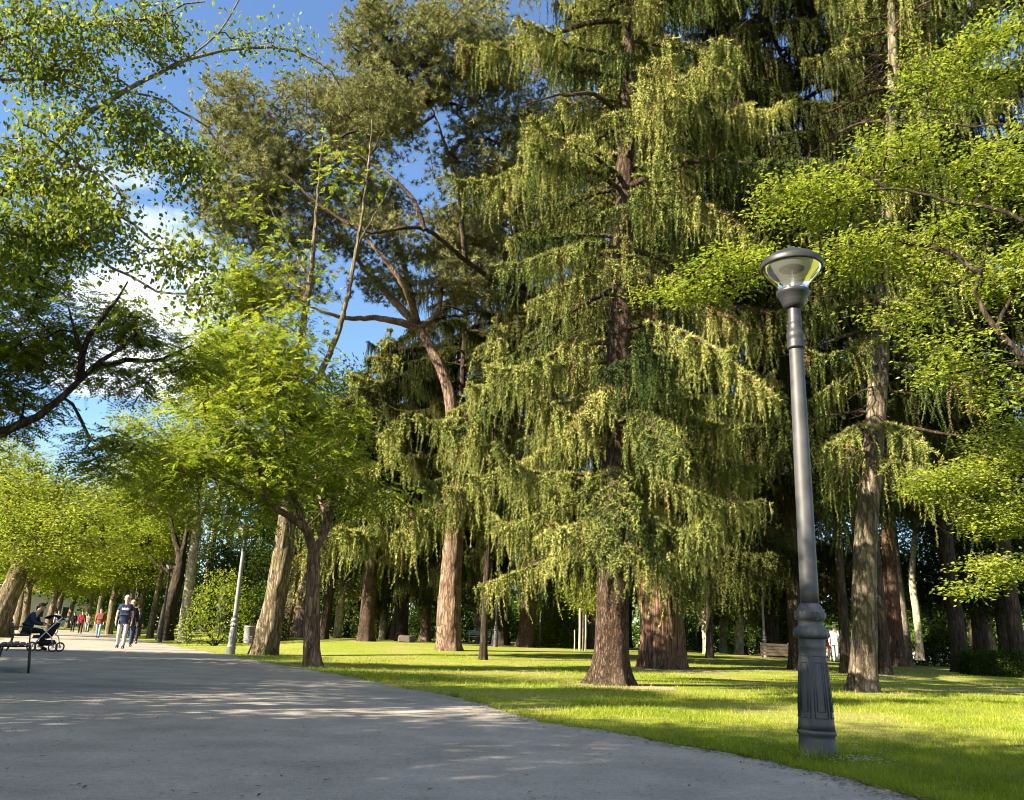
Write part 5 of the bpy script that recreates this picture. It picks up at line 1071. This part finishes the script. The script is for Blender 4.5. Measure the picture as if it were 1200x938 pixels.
for sx in (-0.55, 0.85):
    bm = bmesh.new(); rod(bm, [(sx, 0.05, -0.1), (sx, 0.05, 0.4), (sx, 0.05, 0.74)], 0.04, 8); obj_bm('post', bm, MT['wood'], root)

# ------------------------------------------------------------------ people
def cloth(name, c): return flat(name, c, 0.9, 0, 0.14, 9, 0.15, 0.2)
MT['skin'] = flat('skin', (0.50, 0.30, 0.21), 0.6, 0, 0.06, 8, 0.3)
SK = {'c_navy': (0.022, 0.030, 0.065), 'c_lightgrey': (0.34, 0.345, 0.36), 'c_black': (0.014, 0.015, 0.020), 'c_red': (0.28, 0.025, 0.035), 'c_rust': (0.16, 0.05, 0.04), 'c_denim': (0.18, 0.30, 0.42), 'c_darkdenim': (0.03, 0.045, 0.08),
      'c_print': (0.75, 0.75, 0.74), 'c_white': (0.50, 0.49, 0.47), 'c_grey': (0.30, 0.31, 0.33), 'h_grey': (0.42, 0.40, 0.37), 'h_dark': (0.03, 0.02, 0.015), 'c_beige': (0.45, 0.38, 0.28)}
for k, v in SK.items(): MT[k] = cloth(k, v)
def skin_mesh(name, verts, edges, radii, mat, parent, sub=2):
    me = bpy.data.meshes.new(name); me.from_pydata([tuple(v) for v in verts], edges, []); o = bpy.data.objects.new(name, me); COL.objects.link(o)
    md = o.modifiers.new('skin', 'SKIN'); md.use_smooth_shade = True
    for i, sv in enumerate(me.skin_vertices[0].data):
        r = radii[i]; sv.radius = r if isinstance(r, tuple) else (r, r); sv.use_root = (i == 0)
    s2 = o.modifiers.new('sub', 'SUBSURF'); s2.levels = sub; s2.render_levels = sub
    dg = bpy.context.evaluated_depsgraph_get(); m2 = bpy.data.meshes.new_from_object(o.evaluated_get(dg)); m2.name = name
    o.modifiers.clear(); o.data = m2; bpy.data.meshes.remove(me); m2.materials.clear(); m2.materials.append(mat)
    for p in m2.polygons: p.use_smooth = True
    o.parent = parent; return o
def person(loc, rz, label, top, bottom, hair, shoes='c_black', sc=1.0, pose=None, sleeves=True, group=None, stride=0.22):
    """figure facing local -y"""
    J = dict(pel=(0, 0, .96), wai=(0, 0, 1.10), che=(0, 0.01, 1.30), nek=(0, 0.005, 1.475), hd0=(0, -.012, 1.565), hd1=(0, -.02, 1.63), hd2=(0, -.008, 1.70),
        shL=(.17, 0.01, 1.41), elL=(.235, .05, 1.13), wrL=(.245, -.04, .90), haL=(.24, -.065, .83), shR=(-.17, 0.01, 1.41), elR=(-.235, .0, 1.13), wrR=(-.24, -.12, .91), haR=(-.235, -.15, .84),
        hiL=(.088, 0, .90), knL=(.098, -stride*0.62, .50), anL=(.10, -stride*0.75, .085), toL=(.11, -stride*0.75-.15, .035), hiR=(-.088, 0, .90), knR=(-.098, stride*0.25, .50), anR=(-.10, stride*1.15, .11), toR=(-.11, stride*1.15-.14, .035))
    if pose: J.update(pose)
    R = dict(pel=(.145, .105), wai=(.135, .095), che=(.165, .115), nek=(.055, .055), hd0=(.066, .075), hd1=(.076, .092), hd2=(.062, .074), shL=.062, elL=.042, wrL=.028, haL=(.038, .018), shR=.062, elR=.042, wrR=.028, haR=(.038, .018),
        hiL=.088, knL=.058, anL=.038, toL=(.035, .025), hiR=.088, knR=.058, anR=.038, toR=(.035, .025))
    E = [('pel', 'wai'), ('wai', 'che'), ('che', 'nek'), ('nek', 'hd0'), ('hd0', 'hd1'), ('hd1', 'hd2'), ('che', 'shL'), ('shL', 'elL'), ('elL', 'wrL'), ('wrL', 'haL'), ('che', 'shR'), ('shR', 'elR'), ('elR', 'wrR'), ('wrR', 'haR'),
         ('pel', 'hiL'), ('hiL', 'knL'), ('knL', 'anL'), ('anL', 'toL'), ('pel', 'hiR'), ('hiR', 'knR'), ('knR', 'anR'), ('anR', 'toR')]
    J = {k: np.array(v, float) for k, v in J.items()}
    # fingers and thumb, a nose
    for s in 'LR':
        h = J['ha'+s]; d = nrm(h-J['wr'+s]); fwd = np.array((0, -1., 0)); side = np.array((1. if s == 'L' else -1., 0, 0))
        for q in range(4):
            n1, n2 = 'f%d%s' % (q, s), 'g%d%s' % (q, s); off = fwd*(0.030-0.020*q); ln = (0.034, 0.040, 0.037, 0.028)[q]
            J[n1] = h+d*(0.020+ln)+off; J[n2] = h+d*(0.020+2*ln)+off-side*0.012; R[n1] = .009; R[n2] = .007; E += [('ha'+s, n1), (n1, n2)]
        J['t1'+s] = J['wr'+s]*0.45+h*0.55+fwd*0.045; J['t2'+s] = J['t1'+s]+d*0.035+fwd*0.012; R['t1'+s] = .011; R['t2'+s] = .008; E += [('wr'+s, 't1'+s), ('t1'+s, 't2'+s)]
    root = thing('person', loc, label, 'person', group, rz, sc)
    def make(name, keys, mat, grow_, extra=None):
        keys = list(keys); ix = {k: i for i, k in enumerate(keys)}; RR = dict(R); RR.update(extra or {})
        rad = [tuple(x+grow_ for x in RR[k]) if isinstance(RR[k], tuple) else RR[k]+grow_ for k in keys]
        return skin_mesh(name, [J[k] for k in keys], [(ix[a], ix[b]) for a, b in E if a in ix and b in ix], rad, mat, root)
    make('body', J.keys(), MT['skin'], 0.0)
    J['slL'] = J['shL']*0.35+J['elL']*0.65; J['slR'] = J['shR']*0.35+J['elR']*0.65; R['slL'] = R['slR'] = .046; E += [('shL', 'slL'), ('shR', 'slR')]
    J['hem'] = J['pel']*0.35+(J['hiL']+J['hiR'])*0.325-(J['wai']-J['pel'])*0.25; R['hem'] = (.150, .112); J['col'] = J['che']*0.35+J['nek']*0.65; R['col'] = (.085, .070); E += [('pel', 'hem'), ('che', 'col')]
    up_ = ['pel', 'hem', 'wai', 'che', 'col', 'shL', 'shR'] + (['elL', 'elR', 'wrL', 'wrR'] if sleeves else ['slL', 'slR'])
    make('shirt', up_, MT[top], 0.016, {'pel': (.150, .110)})
    make('trousers', ['pel', 'wai', 'hiL', 'knL', 'anL', 'hiR', 'knR', 'anR'], MT[bottom], 0.013, {'pel': (.138, .10), 'anL': .048, 'anR': .048})
    for s in 'LR': make('shoe', ['an'+s, 'to'+s], MT[shoes], 0.016)
    c_ = (J['hd1']+J['hd2'])/2; bm = bmesh.new(); bmesh.ops.create_uvsphere(bm, u_segments=18, v_segments=12, radius=1.0)
    bmesh.ops.delete(bm, geom=[v for v in bm.verts if v.co.z < -0.05 and v.co.y < 0.25 or v.co.z < -0.75], context='VERTS')
    for v in bm.verts: v.co = Vector((v.co.x*.088, v.co.y*.104+.012, v.co.z*.098+.012))+Vector(c_)
    obj_bm('hair', bm, MT[hair], root, True)
    hd = J['hd1']; bm = bmesh.new()      # nose, eyes, brow and ears stand proud of the face
    box(bm, hd[0], hd[1]-.098, hd[2]-.012, .020, .03, .034); bmesh.ops.bevel(bm, geom=bm.edges[:], offset=0.008, segments=2, affect='EDGES'); obj_bm('nose', bm, MT['skin'], root, True)
    for sx in (-1, 1):
        bm = bmesh.new(); bmesh.ops.create_uvsphere(bm, u_segments=8, v_segments=6, radius=.011); bmesh.ops.translate(bm, vec=(hd[0]+sx*.031, hd[1]-.083, hd[2]+.012), verts=bm.verts[:]); obj_bm('eye', bm, MT['c_black'], root, True)
        bm = bmesh.new(); bmesh.ops.create_uvsphere(bm, u_segments=8, v_segments=6, radius=1); 
        for v in bm.verts: v.co = Vector((v.co.x*.012, v.co.y*.02, v.co.z*.032))+Vector((hd[0]+sx*.083, hd[1]+.01, hd[2]-.005))
        obj_bm('ear', bm, MT['skin'], root, True)
    return root
def face(px): return 0.0
PP = 'people walking along the path'
mb = gnd(140, 761); man = person((mb[0], mb[1], 0.008), 0.35, 'walking man in navy short sleeved tee with white chest print and pale trousers', 'c_navy', 'c_lightgrey', 'h_grey', sleeves=False, sc=1.03)
bm = bmesh.new()     # the white lettering-like print across the chest
for k, (u, z, w, h_) in enumerate([(-.105, 1.315, .030, .055), (-.068, 1.310, .026, .045), (-.030, 1.318, .034, .062), (.012, 1.310, .030, .045), (.050, 1.318, .026, .060), (.090, 1.312, .034, .048), (-.005, 1.275, .20, .014)]): box(bm, u, -.134+abs(u)*0.30, z, w, .014, h_)
obj_bm('chest_print', bm, MT['c_print'], man)
m2 = col_base(148.5, 33, 757); person((m2[0], m2[1], 0.008), 0.5, 'person all in black walking just behind the man with the navy tee', 'c_black', 'c_darkdenim', 'h_grey', sc=0.99, stride=0.18, group=PP)
m3 = col_base(157, 38, 752); person((m3[0], m3[1], 0.008), 3.4, 'person in black further back at the lawn edge, right of the walking man', 'c_black', 'c_black', 'h_dark', sc=0.95, stride=0.15, group=PP)
m4 = col_base(114, 50, 747); person((m4[0], m4[1], 0.008), 0.2, 'person in rust red top and light blue jeans', 'c_rust', 'c_denim', 'h_dark', sc=0.97, group=PP)
m5 = col_base(93, 66, 744); person((m5[0], m5[1], 0.008), 0.4, 'person in bright red top and black trousers far along the path', 'c_red', 'c_black', 'h_dark', sc=0.98, group=PP, stride=0.3)
m6 = col_base(84, 76, 742); person((m6[0], m6[1], 0.008), 0.4, 'person in dark clothes left of the one in bright red', 'c_black', 'c_black', 'h_dark', sc=0.97, group=PP)
m7 = col_base(65, 62, 742); person((m7[0], m7[1], 0.008), 0.4, 'person in grey at the left side of the path, behind the pram', 'c_grey', 'c_grey', 'h_dark', sc=0.95, group=PP)
m8 = col_base(101, 80, 741); person((m8[0], m8[1], 0.008), 0.4, 'person in beige top right of the one in bright red, far off', 'c_beige', 'c_grey', 'h_dark', sc=0.97, group=PP)
m9 = col_base(980, 41, 777); person(tuple(m9), 2.6, 'person in white shirt and pale trousers on the far lawn, right of the near lamp', 'c_white', 'c_grey', 'h_grey', sc=1.0, stride=0.2)
m10 = col_base(971, 43, 776); person(tuple(m10), 1.2, 'small person in red beside the one in the white shirt', 'c_red', 'c_beige', 'h_dark', sc=0.72, stride=0.2)
# seated on the second bench, bent towards the pram
seated = dict(pel=(0, .02, .56), wai=(0, -.02, .70), che=(0, -.10, .90), nek=(0, -.20, 1.05), hd0=(0, -.26, 1.12), hd1=(0, -.30, 1.175), hd2=(0, -.30, 1.245), shL=(.17, -.13, .99), elL=(.23, -.24, .74), wrL=(.17, -.46, .72), haL=(.15, -.53, .71),
    shR=(-.17, -.13, .99), elR=(-.23, -.24, .74), wrR=(-.17, -.46, .72), haR=(-.15, -.53, .71), hiL=(.09, 0, .54), knL=(.11, -.44, .53), anL=(.11, -.42, .09), toL=(.12, -.57, .035), hiR=(-.09, 0, .54), knR=(-.11, -.44, .53), anR=(-.11, -.50, .09), toR=(-.12, -.65, .035))
person((sB[0]+0.0, sB[1]+0.02, 0.008), pd_-0.25, 'seated person in navy jacket bent forward over a pram, on the left side bench', 'c_navy', 'c_black', 'h_dark', sc=1.03, pose=seated)

# pram in front of the seated person
pq = col_base(52, 24.6, 764); root = thing('pram', (pq[0], pq[1], 0.008), 'dark pushchair with pale frame standing in front of the seated person', 'pushchair', None, 0.10)
MT['alu'] = flat('pale_metal_tube', (0.50, 0.51, 0.52), 0.4, 0.5, 0.06, 5)
for sy in (-0.24, 0.24):
    bm = bmesh.new(); rod(bm, [(-0.28, sy, 0.13), (-0.05, sy, 0.42), (0.20, sy, 0.72), (0.42, sy, 0.95)], 0.016, 8); rod(bm, [(0.30, sy, 0.13), (0.22, sy, 0.40), (-0.05, sy, 0.62), (-0.30, sy, 0.66)], 0.014, 8); obj_bm('frame', bm, MT['alu'], root, True)
    for sx in (-0.28, 0.30):
        bm = bmesh.new(); n_ = 20; rings = []
        for i in range(n_):
            a = 2*PI*i/n_; c_ = Vector((sx+0.115*math.cos(a), sy, 0.13+0.115*math.sin(a))); rd = Vector((math.cos(a), 0, math.sin(a)))
            rings.append([bm.verts.new(c_+rd*0.022*math.cos(b)+Vector((0, 1, 0))*0.022*math.sin(b)) for b in [2*PI*j/8 for j in range(8)]])
        for i in range(n_):
            for j in range(8): bm.faces.new((rings[i][j], rings[i][(j+1) % 8], rings[(i+1) % n_][(j+1) % 8], rings[(i+1) % n_][j]))
        w_ = obj_bm('wheel', bm, MT['black'], root, True)
        bm = bmesh.new(); rod(bm, [(sx, sy-.025, .13), (sx, sy+.025, .13)], 0.03, 10)
        for k in range(5): a = 2*PI*k/5; rod(bm, [(sx, sy, .13), (sx+.1*math.cos(a), sy, .13+.1*math.sin(a))], 0.007, 5)
        obj_bm('hub', bm, MT['alu'], w_)
bm = bmesh.new(); rod(bm, [(0.42, -0.24, 0.95), (0.44, -0.1, 0.97), (0.44, 0.1, 0.97), (0.42, 0.24, 0.95)], 0.018, 8); obj_bm('handle', bm, MT['black'], root, True)
bm = bmesh.new(); vs = [(-0.32, 0.36), (-0.30, 0.44), (-0.02, 0.46), (0.16, 0.80), (0.22, 0.78), (0.06, 0.40), (-0.02, 0.36)]
A_ = [bm.verts.new((x, -0.20, z)) for x, z in vs]; B_ = [bm.verts.new((x, 0.20, z)) for x, z in vs]; bm.faces.new(A_); bm.faces.new(B_[::-1])
for i in range(len(vs)): bm.faces.new((A_[i], A_[(i+1) % len(vs)], B_[(i+1) % len(vs)], B_[i]))
obj_bm('seat', bm, MT['c_black'], root)
bm = bmesh.new(); n_ = 9; pv = Vector((0.10, 0, 0.68)); rows = []
for i in range(n_):
    a = math.radians(35+i*13); rows.append([bm.verts.new(pv+Vector((0.34*math.cos(a)*(1-0.12*abs(s)**2), 0.24*s, 0.34*math.sin(a)*(1-0.12*abs(s)**2)))) for s in (-1, -.7, -.35, 0, .35, .7, 1)])
for a_, b_ in zip(rows, rows[1:]):
    for j in range(6): bm.faces.new((a_[j], a_[j+1], b_[j+1], b_[j]))
bmesh.ops.solidify(bm, geom=bm.faces[:], thickness=0.012); obj_bm('hood', bm, MT['c_black'], root, True)
bm = bmesh.new(); box(bm, 0.02, 0, 0.24, 0.42, 0.34, 0.16); bmesh.ops.bevel(bm, geom=bm.edges[:], offset=0.04, segments=2, affect='EDGES'); obj_bm('basket', bm, MT['c_black'], root, True)

# ------------------------------------------------------------------ far cars and house
def car(px, Y, py, col, lab, rz):
    b_ = col_base(px, Y, py); root = thing('parked_car', tuple(b_), lab, 'car', 'cars parked beyond the trees', rz); pm = flat('car_paint_'+lab.split()[0], col, 0.3, 0.0, 0.03, 3, 0.6)
    pr = [(-2.05, .35), (-2.1, .62), (-1.95, .85), (-1.2, .93), (-0.65, 1.40), (0.75, 1.43), (1.45, 1.0), (2.05, .90), (2.1, .5), (2.05, .30)]
    bm = bmesh.new(); L_ = []
    for y, ins in ((-.82, .0), (-.70, .0), (.70, .0), (.82, .0)):
        L_.append([bm.verts.new((x*(0.985 if abs(y) > .8 else 1), y*(0.86 if z > 1.2 else 1), z-(0.02 if abs(y) > .8 and z > .5 else 0))) for x, z in pr])
    n_ = len(pr)
    for a_, c_ in zip(L_, L_[1:]):
        for i in range(n_): bm.faces.new((a_[i], a_[(i+1) % n_], c_[(i+1) % n_], c_[i]))
    bm.faces.new(L_[0][::-1]); bm.faces.new(L_[-1]); obj_bm('body', bm, pm, root)
    for sy in (-1, 1):
        bm = bmesh.new(); q = [(-1.02, .96), (-.62, 1.33), (.68, 1.35), (1.25, 1.0)]; a_ = [bm.verts.new((x, sy*(.835-.10*(z > 1.2)), z)) for x, z in q]; c_ = [bm.verts.new((x, sy*(.80-.10*(z > 1.2)), z)) for x, z in q]
        bm.faces.new(a_); bm.faces.new(c_[::-1]); 
        for i in range(4): bm.faces.new((a_[i], a_[(i+1) % 4], c_[(i+1) % 4], c_[i]))
        obj_bm('window', bm, MT['black'], root)
        for sx in (-1.25, 1.28):
            bm = bmesh.new(); rod(bm, [(sx, sy*.66, .31), (sx, sy*.70, .31), (sx, sy*.845, .31), (sx, sy*.86, .31)], [.28, .31, .31, .26], 18); w_ = obj_bm('wheel', bm, MT['black'], root)
            bm = bmesh.new(); rod(bm, [(sx, sy*.80, .31), (sx, sy*.872, .31)], .18, 14); obj_bm('rim', bm, MT['alu'], w_)
    return root
car(1090, 78, 757, (0.7, 0.7, 0.7), 'white car glimpsed between the pale leaning trunk and the ivied trunk', 0.2)
car(1136, 80, 760, (0.35, 0.05, 0.04), 'red car glimpsed above the clipped hedge', 0.1)
car(953, 90, 757, (0.6, 0.62, 0.64), 'silver car glimpsed behind the near lamp foot', 0.0)
bq = np.array((-66.0, 128.0, 0.0)); root = thing('pale_house', tuple(bq), 'pale low house in sunlight at the very end of the path', 'house', None, 0.5); MT['plaster'] = flat('pale_plaster', (0.62, 0.58, 0.50), 0.9, 0, 0.08, 1.5)
bm = bmesh.new(); box(bm, 0, 0, 2.4, 18, 8, 5); obj_bm('wall', bm, MT['plaster'], root)
bm = bmesh.new(); A_ = [bm.verts.new(p) for p in [(-9.4, -4.5, 4.9), (9.4, -4.5, 4.9), (9.4, 4.5, 4.9), (-9.4, 4.5, 4.9)]]; r1 = bm.verts.new((-8, 0, 6.8)); r2 = bm.verts.new((8, 0, 6.8))
bm.faces.new((A_[0], A_[1], r2, r1)); bm.faces.new((A_[2], A_[3], r1, r2)); bm.faces.new((A_[1], A_[2], r2)); bm.faces.new((A_[3], A_[0], r1)); bm.faces.new(A_[::-1]); MT['tile'] = flat('roof_tile', (0.30, 0.14, 0.08), 0.9, 0, 0.2, 6); obj_bm('roof', bm, MT['tile'], root)
for k in range(5):
    bm = bmesh.new(); box(bm, -6.8+3.4*k, -4.0, 2.2, 1.2, 0.12, 1.7); f_ = obj_bm('window', bm, MT['white'], root); bm = bmesh.new(); box(bm, -6.8+3.4*k, -4.03, 2.2, 1.0, 0.12, 1.5); obj_bm('pane', bm, MT['black'], f_)
